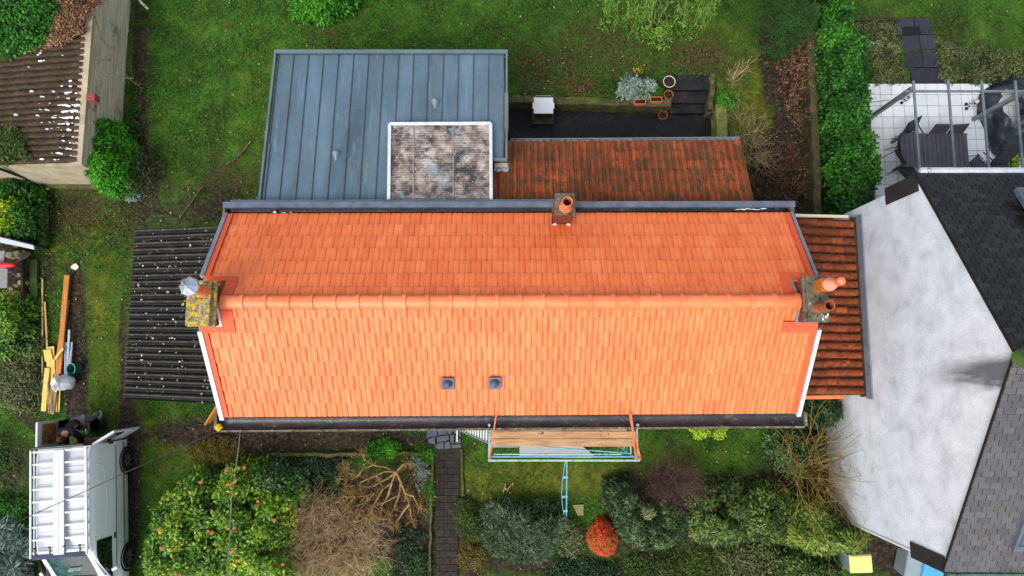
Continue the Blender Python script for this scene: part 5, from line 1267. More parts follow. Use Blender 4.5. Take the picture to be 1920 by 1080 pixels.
# ------------------------------------------------------------------ scaffold
sc = thing('scaffold_tower', 'small blue tube scaffold with wooden decking and orange straps', 'scaffold', (W(1055, 845, 0).x, -2.1, 0))
zp = 3.2; yo, yi = -2.34, -1.45; xa_, xb_ = W(917, 862, 4.2).x, W(1197, 862, 4.2).x
for x_ in (xa_, xb_):
    for y_ in (yo, yi):
        m = MB(); m.tube([(x_, y_, 0), (x_, y_, 4.22 if y_ == yo else 4.0)], .026, 8); m.tube([(x_, y_, 4.1), (x_, y_, 4.24)], .035, 8); m.build('standard', M['tube_blue'], sc, smooth=True)
for z_ in (4.2,):
    m = MB(); m.tube([(xa_, yo, z_), (xb_, yo, z_)], .026, 8); m.build('guard_rail', M['tube_pale'], sc, smooth=True)
m = MB(); m.tube([(xa_, yo+.03, 3.68), (xb_, yo+.03, 3.68)], .022, 8); m.build('mid_rail', M['tube_blue'], sc, smooth=True)
m = MB(); m.tube([(xa_+.1, yo+.05, 3.35), (xb_-.3, yo+.05, 3.35)], .018, 8); m.build('mid_rail', M['tube_pale'], sc, smooth=True)
m = MB(); m.tube([(xa_+.05, -2.12, 3.12), (W(972, 838, 3.1).x, -2.12, 3.12)], .02, 8); m.tube([(xa_, yo+.02, .4), (xb_, yo+.02, 2.9)], .018, 8); m.build('brace', M['tube_blue'], sc, smooth=True)
for x_ in (xa_, xb_):
    for z_ in (1., 2., 3.1, 4.1):
        m = MB(); m.tube([(x_, yo, z_), (x_, yi, z_)], .022, 8); m.build('transom', M['tube_blue'] if z_ < 3 else M['tube_pale'], sc, smooth=True)
for k in range(3):
    m = MB(); x_ = xb_-.12*k-.12; m.tube([(x_, yo+.02, 3.15), (x_, -1.5, 3.15)], .014, 6); m.build('transom', mat('tube_green', [S(60, 130, 110), S(80, 150, 130)], 6) if k == 0 else bpy.data.materials['tube_green'], sc)
def dk(v0, v1, u0, u1, z, lbl):
    m = MB(); a, b, c, d = W(u0, v0, z), W(u1, v0+.4, z), W(u1, v1+.4, z), W(u0, v1, z); m.prism([a, b, c, d], .04); o = m.build('deck_board', M['plank'], sc, bevel=.004); o['label'] = lbl
dk(822.8, 837, 924, 1190, zp+.02, 'outermost wooden deck board'); dk(808.6, 822.2, 922, 1192, zp, 'middle wooden deck board'); dk(795, 808, 927, 1175, zp-.03, 'innermost wooden deck board under the gutter')
def ribbon(m, a, b, w): m.bar(a, b, w, .006)
for (u0, u1, lo_) in ((931, 919, -1), (1181, 1193, 1)):
    a = Vector((W(u0, 774, EZ+.1).x, W(u0, 774, EZ+.1).y, EZ+.14)); b = Vector((xa_ if lo_ < 0 else xb_, yo, 4.2)); mid = a.lerp(b, .38); mid.z = 4.22
    m = MB()
    for o_ in ((-.02, .02) if lo_ > 0 else (0,)):
        ribbon(m, a+Vector((o_, 0, 0)), mid+Vector((o_*.5, 0, 0)), .03); ribbon(m, mid+Vector((o_*.5, 0, 0)), b+Vector((o_*3, 0.03, 0)), .035)
    m.box(b+Vector((.02, .04, .02)), (.06, .05, .05)); m.build('strap', M['strap'], sc)
# outrigger
t0 = Vector((W(1063, 862, 4.15).x, yo-.02, 4.15)); t1 = Vector((W(1062, 975, .1).x, W(1062, 975, .1).y, .08)); og = MB()
og.tube([t0, t1], .021, 8)
pts_ = [t0.lerp(t1, i/10)+Vector((-.04-.10*math.sin(math.pi*i/10), 0, .02)) for i in range(11)]; og.tube(pts_, .011, 6)
for f in (.24, .56, .82):
    q = t0.lerp(t1, f); og.bar(q+Vector((.03, 0, 0)), q+Vector((-.04-.10*math.sin(math.pi*f), 0, .02)), .06, .05)
og.build('outrigger', M['tube_blue'], sc, smooth=True)
# ladder
ld = thing('access_ladder', 'white aluminium ladder rising to the left end of the scaffold', 'ladder', (-1.75, -1.9, 0))
l0, l1 = Vector((-1.72, -1.72, .05)), Vector((-.62, -1.82, zp)); hwid = Vector((0, .2, 0))
for s_ in (-1, 1):
    m = MB(); m.bar(l0+hwid*s_, l1+hwid*s_, .07, .03, up=(0, 1, 0)); m.build('stile', M['steel'], ld)
for k in range(12):
    q = l0.lerp(l1, (k+.6)/12.5); m = MB(); m.bar(q-hwid, q+hwid, .05, .025); m.build('rung', M['white'], ld)
m = MB(); m.bar(W(857, 828, .12), W(857, 804, .12), .04, .04); tag(m.build('white_batten', M['white']), 'short white strip lying on the crazy paving', 'strip')
m = MB(); m.prism([Wl(974, 800, .12), Wl(1060, 800, .12), Wl(1094, 838, .12), Wl(1114, 854, .12), Wl(1108, 859, .12), Wl(974, 857, .12)], .06); tag(m.build('cellar_cover', M['pale_slab'], bevel=.01), 'pale grey ribbed cover lying under the scaffold', 'cover')
m = MB(); m.prism([Wl(1073, 947, .05), Wl(1094, 946, .05), Wl(1094, 966, .05), Wl(1084, 967, .05)], .05); tag(m.build('stepping_stone', M['rock']), 'rough stepping stone to the right of the scaffold outrigger', 'stone')
m = MB(); m.prism([Wl(1034, 948, .05), Wl(1048, 947, .05), Wl(1046, 958, .05), Wl(1036, 956, .05)], .05); tag(m.build('stepping_stone', M['rock']), 'small stepping stone to the left of the scaffold outrigger', 'stone')

# ------------------------------------------------------------------ overhead cables
def cable(pts, r, mt, label, sag=.15):
    P_ = [Vector(p) for p in pts]; out = []
    for a, b in zip(P_, P_[1:]):
        for i in range(16): t = i/16; q = a.lerp(b, t); q.z -= sag*4*t*(1-t); out.append(q)
    out.append(P_[-1]); m = MB(); m.tube(out, r, 5); return tag(m.build('overhead_cable', M[mt]), label, 'cable', 'overhead cables')
cable([W(451, 802, 4.0), W(434, 930, 4.6), W(423, 1100, 5.3)], .013, 'rope_wire', 'grey and white twisted cable crossing above the flowering shrub', .05)
cable([W(412, 806, 3.9), W(240, 884, 4.3), W(62, 965, 4.8), W(-40, 1010, 5.1)], .010, 'wire_dark', 'dark cable crossing above the van roof', .05)

# ------------------------------------------------------------------ terrace pots and cart
def pot(u, v, z, r, h, mt, name, label, fill='soil'):
    p = Wg(u, v, z) if z is None else W(u, v, z+h); c = Vector((p.x, p.y, z))
    m = MB(); m.lathe(c, [(.001, 0), (r*.7, 0), (r*.95, h*.85), (r*1.05, h*.86), (r*1.05, h), (r*.88, h), (r*.86, h*.85), (r*.84, h*.7)], 24)
    o = tag(m.build(name, M[mt], smooth=True), label, 'pot'); m = MB(); m.lathe(c+Vector((0, 0, h*.72)), [(r*.86, 0), (.001, .02)], 16); m.build('soil', M[fill], o); return o
pot(1255, 153, .6, .2, .28, 'wire_dark', 'plant_pot', 'dark grey round pot with a pale rim above the steps')
pot(1254, 177, .45, .155, .3, 'pot_clay', 'plant_pot', 'empty terracotta pot beside the steps')
pot(1243.5, 215, .0, .155, .3, 'pot_clay', 'plant_pot', 'terracotta pot standing alone on the dark terrace')
bm_ = MB(); p = W(1255, 153, .88); bm_.lathe((p.x, p.y, .885), [(.175, 0), (.19, .012), (.2, 0)], 24); bm_.build('rim', M['cream'], bpy.data.objects['plant_pot'])
for (u, v, lb) in ((1200, 190.5, 'left rectangular clay planter on the retaining wall'), (1230.5, 186.5, 'right rectangular clay planter on the retaining wall')):
    p = W(u, v, .78); m = MB(); w_, d_, h_ = .36, .16, .16; z_ = .64
    m.box((p.x, p.y-d_/2, z_+h_/2), (w_, .02, h_)); m.box((p.x, p.y+d_/2, z_+h_/2), (w_, .02, h_)); m.box((p.x-w_/2, p.y, z_+h_/2), (.02, d_+.02, h_)); m.box((p.x+w_/2, p.y, z_+h_/2), (.02, d_+.02, h_)); m.box((p.x, p.y, z_+.06), (w_-.03, d_-.02, .12))
    o = tag(m.build('clay_planter', M['terracotta'], bevel=.005), lb, 'planter'); m = MB(); m.box((p.x, p.y, z_+.125), (w_-.03, d_-.02, .02)); m.build('soil', M['soil'], o)
p = W(1019, 198, 1.0); ct = thing('garden_trolley', 'dark slatted garden trolley with a square white lid', 'trolley', (p.x, p.y, 0))
m = MB(); m.box((p.x, p.y, 1.0), (.62, .53, .05)); m.box((p.x, p.y, .985), (.70, .2, .04)); m.build('lid', M['white'], ct, bevel=.01)
m = MB(); m.box((p.x, p.y-.02, .78), (.56, .46, .38)); m.build('body', M['dark_plastic'], ct, bevel=.02)
m = MB()
for k in range(12): m.box((p.x-.33+k*.06, p.y-.05, .4), (.03, .62, .03))
m.box((p.x, p.y-.36, .4), (.76, .03, .05)); m.box((p.x, p.y+.26, .4), (.76, .03, .05)); m.build('shelf', M['mossy_stone'], ct)
for sx in (-1, 1):
    for sy in (-1, 1): m = MB(); m.box((p.x+sx*.34, p.y+sy*.28-.04, .28), (.04, .04, .56)); m.build('leg', M['dark_plastic'], ct)
    m = MB(); m.tube([(p.x+sx*.3, p.y-.34, .06), (p.x+sx*.36, p.y-.34, .06)], .06, 12); m.build('wheel', M['tyre'], ct)
m = MB(); m.tube([(p.x-.24, p.y+.3, .9), (p.x-.24, p.y+.36, .92), (p.x+.24, p.y+.36, .92), (p.x+.24, p.y+.3, .9)], .012, 6); m.build('handle', M['steel'], ct)

# ------------------------------------------------------------------ neighbour's terrace: pergola, table, chairs
pgx = [W(u, 160, 2.6).x for u in (1713, 1778, 1841, 1904)]
pe = thing('pergola_frame', 'grey metal pergola frame over the white tiled terrace', 'pergola', (14, 6.3, 0))
yt, yb0 = W(1713, 151, 2.6).y, 4.66
for x_ in pgx+[pgx[-1]+1.0, pgx[-1]+2.0]:
    m = MB(); m.box((x_, (yt+yb0)/2, 2.6), (.065, yt-yb0, .05)); m.build('rafter', M['galv'], pe, bevel=.008)
yc = W(1713, 172, 2.5).y; xx0 = W(1696, 172, 2.5).x; m = MB(); m.box(((xx0+17.5)/2, yc, 2.53), (17.5-xx0, .07, .05)); m.build('cross_beam', M['galv'], pe, bevel=.01)
pp = W(1710, 166, 2.44)
for x_ in (pp.x, W(1926, 192, 2.4).x):
    yq = pp.y if x_ == pp.x else W(1857, 225, 0).y
    m = MB(); m.box((x_, yq, 1.22), (.12, .12, 2.44)); m.build('post', M['galv'], pe, bevel=.01)
m = MB(); m.box((pp.x+.02, pp.y+.0, 2.5), (.13, .11, .04)); m.build('post_cap', M['verge_white'], pe)
m = MB(); m.bar((pgx[0], yb0+.02, 2.52), (17.5, yb0+.02, 2.52), .08, .12); m.build('wall_plate', M['galv'], pe)

tc = (W(1687, 250, .75)+W(1820, 312, .75))/2; ta = W(1687, 250, .75); tb = W(1818, 313, .75)
tt_ = thing('garden_table', 'long anthracite slatted dining table on the white terrace', 'table', (tc.x, tc.y, 0))
m = MB(); ns = 15; wt = tb.x-ta.x; ht = ta.y-tb.y
for k in range(ns): m.box((ta.x+wt*(k+.5)/ns, tc.y, .735), (wt/ns-.012, ht-.04, .03))
m.box((tc.x, ta.y-.02, .737), (wt, .04, .04)); m.box((tc.x, tb.y+.02, .737), (wt, .04, .04)); m.build('tabletop', M['anthracite'], tt_, bevel=.003)
m = MB(); m.box((tc.x, tc.y, .69), (wt-.1, ht-.1, .04)); m.build('apron', M['anthracite_gap'], tt_)
for sx in (-1, 1):
    for sy in (-1, 1): m = MB(); m.box((tc.x+sx*(wt/2-.1), tc.y+sy*(ht/2-.08), .34), (.07, .07, .68)); m.build('leg', M['anthracite'], tt_)
# chair prototype at the origin, sitter looks to +y
chg = 'chairs round the garden table'
ch0 = bpy.data.objects.new('garden_chair', None); COL.objects.link(ch0); ORG[ch0.name] = Vector((0, 0, 0))
m = MB(); m.add([(-.24, -.2, .42), (.24, -.2, .42), (.24, 0, .40), (-.24, 0, .40), (.24, .24, .44), (-.24, .24, .44)], [(0, 1, 2, 3), (3, 2, 4, 5)]); m.build('seat', M['textile'], ch0)
m = MB(); m.add([(-.24, -.21, .44), (.24, -.21, .44), (.24, -.36, .78), (-.24, -.36, .78), (.23, -.48, 1.06), (-.23, -.48, 1.06)], [(0, 1, 2, 3), (3, 2, 4, 5)]); m.build('backrest', M['textile'], ch0)
for s_ in (-1, 1):
    m = MB(); m.tube([(s_*.26, .26, .43), (s_*.26, -.2, .43), (s_*.26, -.36, .78), (s_*.25, -.49, 1.08)], .014, 6); m.build('side_frame', M['dark_plastic'], ch0)
    m = MB(); m.tube([(s_*.28, -.33, .68), (s_*.29, -.05, .66), (s_*.29, .22, .62)], .02, 6); m.build('armrest', M['dark_plastic'], ch0)
    for y0_, y1_ in ((.2, .3), (-.2, -.34)):
        m = MB(); m.tube([(s_*.26, y0_, .44), (s_*.28, y1_, .0)], .014, 6); m.build('leg', M['dark_plastic'], ch0)
m = MB(); m.tube([(-.25, -.49, 1.08), (.25, -.49, 1.08)], .014, 6); m.build('top_rail', M['dark_plastic'], ch0)
CH = [(1708, 262, -152, 'garden chair pulled out at an angle behind the table\'s far left corner'), (1748, 274, 180, 'middle garden chair behind the far long side of the table'), (1782, 274, 184, 'garden chair pushed in behind the far long side, nearest the tarp'),
      (1698, 272, -128, 'garden chair tucked against the far left corner of the table'), (1694, 292, -62, 'garden chair turned diagonally at the left end of the table'), (1700, 322, -50, 'garden chair half hidden under the roof edge left of the table'),
      (1832, 309, 40, 'garden chair standing alone to the right of the table'), (1868, 322, 175, 'garden chair half under the gutter at the far right')]
for i, (u, v, a, lb) in enumerate(CH):
    o = ch0 if i == 0 else copy_tree(ch0); p = W(u, v, .45); o.location = (p.x, p.y, .045); o.rotation_euler = (0, 0, R(a)); tag(o, lb, 'chair', chg)
# tarp over a round thing, torn open
tp = W(1925, 212, .5); m = MB(); nr_, na_ = 14, 64; vs = []
hole = []
for i in range(nr_+1):
    r0_ = 1.45*i/nr_
    for j in range(na_):
        a = 6.2832*j/na_; rr = r0_*(1+.05*math.sin(3*a+1)+.07*math.sin(5*a)*i/nr_+(.18*max(0, math.sin(a*1+.9))**6)); z_ = .55*(1-(i/nr_)**3)+.06*math.sin(9*a+i)*i/nr_+.08*math.sin(4*a-i*.7)+.06
        vs.append((tp.x+rr*math.cos(a)*.92, tp.y+rr*math.sin(a), max(.06, z_+random.gauss(0, .015))))
fs = []
for i in range(nr_):
    for j in range(na_):
        a = 6.2832*j/na_; r_ = i/nr_; x_, y_ = r_*math.cos(a), r_*math.sin(a)
        if (x_+.35)**2/.035+(y_-.15)**2/.16 < 1: continue
        fs.append((i*na_+j, i*na_+(j+1) % na_, (i+1)*na_+(j+1) % na_, (i+1)*na_+j))
m.add(vs, fs); tag(m.build('torn_tarpaulin', M['tarp'], smooth='all'), 'torn black tarpaulin crumpled over the right of the white terrace', 'tarpaulin')
for (u, v, lb) in ((1703, 183, 'small blue and white garden figurine beside the pergola post'), (1826, 194, 'small blue and white garden figurine between two pergola rafters')):
    p = W(u, v, .3); f = thing('garden_figurine', lb, 'figurine', (p.x, p.y, .045), 'garden figurines')
    m = MB(); m.lathe((p.x, p.y, .1), [(.03, 0), (.075, .02), (.085, .12), (.06, .22), (.05, .27)], 14); m.build('body', mat('figurine_stripe', [S(40, 60, 130), S(225, 228, 236)], 16, lo=.45, hi=.52) if 'figurine_stripe' not in bpy.data.materials else bpy.data.materials['figurine_stripe'], f, smooth=True)
    m = MB(); m.lathe((p.x+.02, p.y+.02, .36), [(.001, 0), (.05, .02), (.07, .07), (.05, .12), (.001, .14)], 14); m.build('head', M['cream'], f, smooth='all')
    for dy in (-.09, .07):
        m = MB(); m.lathe((p.x-.1, p.y+dy, .05), [(.001, 0), (.05, .01), (.045, .05), (.001, .07)], 10); m.build('shoe', M['black'], f, smooth='all')
p = Wg(1634, 83, .1); m = MB(); m.lathe((p.x, p.y, p.z-.05), [(.001, 0), (.09, .05), (.06, .14), (.001, .16)], 9, .3, 3); tag(m.build('pale_ornament', M['pvc_grey'], smooth=True), 'small pale blue ornament in the flower bed beside the hedge', 'ornament')

# ------------------------------------------------------------------ bins
def bin_(u, v, w, l, h, rz, mt, label):
    p = W(u, v, h); c = Vector((p.x, p.y, 0)); b = thing('wheelie_bin', label, 'bin', c, 'household bins')
    def q(x, y, z): s_, c_ = math.sin(rz), math.cos(rz); return (c.x+x*c_-y*s_, c.y+x*s_+y*c_, z)
    m = MB(); vs = [q(sx*w*.4, sy*l*.4, .06) for sx, sy in ((-1, -1), (1, -1), (1, 1), (-1, 1))]+[q(sx*w*.5, sy*l*.5, h-.08) for sx, sy in ((-1, -1), (1, -1), (1, 1), (-1, 1))]
    m.add(vs, [(3, 2, 1, 0), (0, 1, 5, 4), (1, 2, 6, 5), (2, 3, 7, 6), (3, 0, 4, 7)]); m.build('body', M['grey_bin'] if mt == 'yellow_bin' else M[mt], b, bevel=.02)
    m = MB(); vs = [q(sx*w*.53, sy*l*.53, h-.08) for sx, sy in ((-1, -1), (1, -1), (1, 1), (-1, 1))]+[q(sx*w*.46, sy*l*.44, h) for sx, sy in ((-1, -1), (1, -1), (1, 1), (-1, 1))]
    m.add(vs, [(3, 2, 1, 0), (4, 5, 6, 7), (0, 1, 5, 4), (1, 2, 6, 5), (2, 3, 7, 6), (3, 0, 4, 7)]); m.build('lid', M[mt], b, bevel=.03)
    m = MB(); m.tube([q(w*.58, -l*.4, h-.06), q(w*.58, l*.4, h-.06)], .018, 6); m.build('handle', M['dark_plastic'], b)
    for s_ in (-1, 1): m = MB(); m.tube([q(w*.42, s_*l*.42, .1), q(w*.42, s_*l*.5, .1)], .1, 14); m.build('wheel', M['tyre'], b)
bin_(1616, 1058, .66, .52, 1.05, .03, 'yellow_bin', 'grey bin with a pale yellow lid below the laurel')
bin_(1750, 1082, .6, .8, .95, -.3, 'blue_bin', 'bright blue bin at the foot of the white gable')
bin_(1718, 1062, .55, .8, .8, -.25, 'grey_bin', 'pale grey bin beside the blue bin')

# ------------------------------------------------------------------ left edge clutter
m = MB(); m.prism([W(-30, 437, .9), W(62, 460, .9), W(64, 468, .9), W(-30, 448, .9)], .06); tag(m.build('white_capping', M['verge_white']), 'pale capping board above the low wall at the left edge', 'board')
m = MB(); m.prism([W(-30, 435, .84), W(62, 457, .84), W(62, 460, .84), W(-30, 440, .84)], .8); tag(m.build('green_fence', M['dark_green']), 'dark green fence panel along the left edge', 'fence')
m = MB(); m.prism([W(-30, 470, .9), W(9, 470, .9), W(5, 500, .9), W(14, 505, .9), W(13, 540, .9), W(-30, 540, .9)], .05); tag(m.build('shed_roof', M['grey_wood']), 'grey board roof of a small shed cut by the left edge', 'shed roof')
m = MB(); c = W(8, 497, 1.0); m.lathe(c, [(.001, -.06), (.07, -.05), (.09, 0), (.07, .05), (.001, .07)], 14)
for i, vv in enumerate(m.v): m.v[i] = (c.x+(vv[0]-c.x)*4.4, vv[1], vv[2]) if vv[0] > c.x else (c.x+(vv[0]-c.x)*7, vv[1], vv[2])
tag(m.build('red_canoe', M['red'], smooth='all'), 'pointed red plastic hull end sticking out at the left edge', 'canoe')
m = MB(); m.bar(W(43, 484, .15), W(47, 612, .15), .09, .2); tag(m.build('timber_kerb', M['bark'], bevel=.02), 'dark upright timber edging beside the rubble', 'edging')
STL = ['leftmost stone of the row just below the pale capping board', 'middle stone of the row just below the pale capping board', 'rightmost stone of the row just below the pale capping board',
       'yellowish stone beside the lower corner of the small grey shed roof', 'largest yellowish stone in the middle of the rubble heap', 'rubble stone right beside the dark timber edging, above the big one', 'rubble stone tucked directly above the largest one',
       'topmost small stone of the heap, just below the short stick', 'lowest stone of the rubble heap, at the ivy bank', 'small rubble stone at the heap\'s left, half under the shed roof', 'lowest right rubble stone, touching the dark timber edging']
rc = random.Random(5)
for k, (u, v, r_) in enumerate([(20, 478, .2), (33, 476, .22), (46, 474, .16), (24, 545, .2), (34, 552, .24), (40, 530, .2), (32, 536, .16), (38, 515, .14), (27, 560, .17), (18, 550, .15), (41, 560, .16)]):
    p = Wg(u, v, .15); m = MB(); n = 7; m.tone = rc.random(); rr = [rc.uniform(.7, 1.15) for _ in range(n)]
    vs = [(p.x+r_*rr[i]*math.cos(6.283*i/n), p.y+r_*.8*rr[i]*math.sin(6.283*i/n), .02) for i in range(n)]+[(p.x+r_*.6*rr[i]*math.cos(6.283*i/n), p.y+r_*.5*rr[i]*math.sin(6.283*i/n), .12+r_*.6*rr[-i]) for i in range(n)]
    m.add(vs, [(i, (i+1) % n, n+(i+1) % n, n+i) for i in range(n)]+[tuple(range(n, 2*n))])
    tag(m.build('rubble_stone', M['rock']), STL[k], 'stone', 'rubble stones at the left edge')
m = MB(); m.bar(Wg(28, 492, .5), Wg(53, 480, .3), .03, .03); tag(m.build('dead_stick', M['grey_wood']), 'long grey stick slanting up over the rubble from the red hull', 'stick')
m = MB(); m.bar(Wg(15, 508, .4), Wg(35, 520, .4), .04, .03); tag(m.build('dead_stick', M['grey_wood']), 'short grey stick on the rubble below the red hull', 'stick')
m = MB(); m.prism([Wg(44, 1032, .12), Wg(60, 1030, .12), Wg(66, 1100, .12), Wg(50, 1100, .12)], .05); tag(m.build('dark_board', M['gutter_black']), 'dark board lying left of the van\'s front', 'board')
m = MB(); m.bar(Wg(0, 706, .12), Wg(42, 676, .12), .06, .06); tag(m.build('fallen_pole', M['dead_branch']), 'weathered pole lying in the undergrowth at the left edge', 'pole')
m = MB(); p = W(140, 500, 0); 
tag(flake(141, 500, .03, .16, .12, 'cream', name='sawdust_patch'), 'pale patch of sawdust on the drive', 'sawdust', kind='stuff')
# dead branches
def deadwood(pts_list, z, label, r=.025, mt='dead_branch', twigs=2, ground=False):
    segs = []
    for pts in pts_list:
        P_ = [(Wg(u, v, z) if ground else W(u, v, z)) for u, v in pts]
        for i, (a, b) in enumerate(zip(P_, P_[1:])):
            k = 4; f = 1-.6*i/len(P_)
            for q in range(k):
                aa, bb = a.lerp(b, q/k), a.lerp(b, (q+1)/k); bb = bb+Vector((random.gauss(0, .015), random.gauss(0, .015), random.gauss(0, .01))) if q < k-1 else bb
                segs.append((aa, bb, r*f, r*f*.93, random.random()))
            if twigs and random.random() < .9: grow(segs, b, (b-a)+Vector((random.gauss(0, .3), random.gauss(0, .3), .05)), .35, r*.4, 1, .25, twigs, .6, 3)
    V, F, T = segs_mesh(segs); o = npmesh('fallen_branch', V, F, T, M[mt]); return tag(o, label, 'branch')
deadwood([[(178, 30), (190, 68), (205, 95), (222, 125), (243, 148)], [(175, 103), (193, 109), (208, 111)], [(176, 128), (195, 142), (220, 145), (250, 147)]], gZ+.12, 'thin dead branch lying over the garage side wall')
deadwood([[(262, 0), (268, 8), (278, 17)]], .15, 'short bleached stick at the top edge beside the garage', .05, 'cream', 0, True)
deadwood([[(470, 265), (455, 285), (438, 303)], [(438, 303), (425, 310)]], .12, 'dead branch lying on the lawn left of the zinc roof', .035, 'brown_twig', 1, True)
deadwood([[(380, 350), (350, 390), (330, 420)]], .12, 'dark dead branch lying near the black corrugated roof', .03, 'dead_branch', 2, True)
deadwood([[(948, 907), (944, 922), (942, 938)], [(962, 905), (952, 918), (942, 915)], [(946, 915), (958, 926)]], .1, 'forked dry twig lying on the lawn above the silver shrub', .016, 'tan_twig', 0, True)
# ------------------------------------------------------------------ plants
TW = M
# camellia
cam_poly = [(395, 885), (440, 868), (480, 878), (525, 895), (556, 925), (562, 960), (535, 990), (538, 1030), (545, 1100), (236, 1100), (258, 1050), (262, 1000), (268, 965), (298, 935), (335, 900), (352, 880), (372, 892)]
cb = bush('camellia_shrub', 'big flowering shrub with glossy yellow green leaves and pink blooms', 'shrub', cam_poly, 2.0, (.115, .062), 900, M['camellia'], .24, 30, .8)
for (u, v) in ((425, 881), (458, 876), (376, 904), (433, 908), (297, 993), (391, 996), (398, 999), (440, 990), (302, 1027), (438, 1032), (330, 1077), (516, 975), (531, 1058), (484, 940)):
    p = W(u, v, 1.98); m = MB(); m.lathe(p, [(.001, -.02), (.035, 0), (.048, .02), (.03, .035), (.018, .025), (.001, .02)], 9, .2, 5); m.build('flower', M['pink'], cb, smooth='all')
bush('dark_camellia', 'dark green glossy shrub rising behind the pink flowering one', 'shrub', [(470, 875), (520, 870), (560, 890), (575, 930), (560, 965), (520, 950), (480, 915)], 1.6, (.10, .055), 240, M['camellia_dark'], .2, 26, .5)
bush('box_mound', 'low rounded brown green heather mound near the house corner', 'shrub', [(345, 850), (370, 826), (420, 820), (455, 835), (460, 862), (430, 875), (395, 888), (362, 876)], .45, (.04, .02), 420, M['heather'], .12, 30, .3, jit=.7)
# beige twiggy hydrangea
twig_bush('bare_twig_bush', 'dense beige leafless twiggy bush beside the pink flowering shrub', 'bush', [(545, 990), (560, 940), (600, 925), (625, 955), (680, 955), (720, 975), (722, 1020), (700, 1055), (690, 1100), (545, 1100), (528, 1040)], 1.25, 260, .011, M['tan_twig'], 2, kids_n=3, spread=.8, base_r=.75, wob=.3)
twig_bush('bare_twig_bush', 'smaller leafless brown twig bush at the house path side', 'bush', ell(600, 950, 45, 26), .9, 60, .010, M['tan_twig'], 2, spread=.8, base_r=.6)
# pruned tree
pt = thing('pruned_tree', 'heavily pruned bare tree with knobbly tan limbs', 'tree', (W(748, 890, 0).x, W(748, 890, 0).y, 0)); segs = []
hub = (743, 885)
LB = [[hub, (722, 876), (700, 872), (680, 880), (672, 892), (655, 888)], [hub, (722, 884), (705, 892), (690, 898), (672, 892), (655, 880), (645, 876)], [hub, (728, 897), (712, 905), (700, 912), (672, 914), (650, 911)],
      [hub, (735, 905), (718, 918), (702, 925), (685, 930), (665, 932), (645, 930)], [(702, 925), (688, 940), (676, 955), (670, 968)], [(718, 918), (708, 935), (700, 950), (694, 968)], [(735, 905), (728, 930), (716, 948), (712, 970)],
      [hub, (752, 905), (760, 925), (768, 945), (772, 975)], [(752, 905), (748, 930), (738, 955), (730, 968)], [(760, 925), (775, 930), (786, 950)], [hub, (755, 872), (765, 865)], [(690, 898), (676, 905), (676, 918)], [(700, 872), (684, 862), (678, 850)],
      [(672, 892), (660, 898), (640, 898)], [(685, 930), (672, 925), (655, 922)], [(745, 930), (725, 940), (700, 950)], [(768, 945), (756, 960), (740, 985)], [(655, 888), (650, 872)], [(665, 932), (655, 945), (645, 948)]]
for k, L_ in enumerate(LB):
    zz_ = [1.15+.12*math.sin(k*1.3+i*.8) for i in range(len(L_))]; P_ = [W(u, v, z_) for (u, v), z_ in zip(L_, zz_)]
    n = len(P_)
    for i in range(n-1):
        f0, f1 = .04*(1-.6*i/n), .04*(1-.6*(i+1)/n)
        for q in range(3):
            a, b = P_[i].lerp(P_[i+1], q/3), P_[i].lerp(P_[i+1], (q+1)/3); segs.append((a, b+(b-a)*.1, f0, (f0*2+f1)/3, random.random()))
        if i >= 1:
            for _ in range(5): grow(segs, P_[i+1], Vector((random.gauss(0, 1), random.gauss(0, 1), .3)), .17, .014, 1, .35, 2, .8, 3)
    for _ in range(12): grow(segs, P_[-1], Vector((random.gauss(0, 1), random.gauss(0, 1), .4)), .16, .014, 1, .35, 2, .8, 3)
V, F, T = segs_mesh(segs); npmesh('crown', V, F, T, M['pruned'], pt, smooth=True)
m = MB(); hb = W(*hub, 1.12); m.tube([(hb.x+.05, hb.y, 0), (hb.x, hb.y, .6), hb], .1, 10, .06); m.build('trunk', M['pruned'], pt)
twig_bush('brown_twig_bush', 'rusty brown twiggy undergrowth to the right of the pruned tree', 'bush', ell(778, 925, 42, 52), .6, 70, .008, M['brown_twig'], 2, spread=.8, base_r=.7, leaves=(.04, .025, 900, M['brown_leaf']))
bush('rosette_plant', 'blue green rosette plant beside the pruned tree', 'plant', [(770, 862), (795, 858), (800, 890), (792, 918), (778, 912)], .35, (.09, .035), 60, M['silver'], .14, 24, .2)
bush('edging_plant', 'strip of light green plants along the left of the garden path', 'plant', [(765, 850), (808, 848), (810, 930), (802, 965), (795, 930), (795, 870)], .25, (.07, .03), 170, M['bright_leaf'], .12, 24, .15)
bush('low_green_plant', 'bright green leafy clump in front of the house border', 'plant', ell(712, 845, 34, 16), .35, (.08, .035), 90, M['bright_leaf'], .14, 22, .2)
bush('blue_green_plant', 'pale blue green plant in the middle of the dark border', 'plant', ell(577, 880, 20, 14), .4, (.09, .05), 40, M['silver'], .15, 20, .2)
bush('dark_border_plants', 'dark leafy undergrowth along the house border', 'plants', [(470, 862), (640, 860), (660, 885), (640, 935), (580, 930), (560, 890), (480, 872)], .35, (.08, .04), 170, M['dark_leaf'], .15, 22, .2)
bush('ground_cover', 'low dark green ground cover left of the garden path\'s lower end', 'plants', [(740, 985), (802, 975), (804, 1100), (735, 1100)], .25, (.07, .035), 150, M['dark_leaf'], .14, 18, .2)
bush('green_tuft', 'small green tuft at the bottom edge left of the path', 'plant', ell(780, 1068, 24, 16), .25, (.07, .03), 60, M['moss_leaf'], .12, 22, .2)
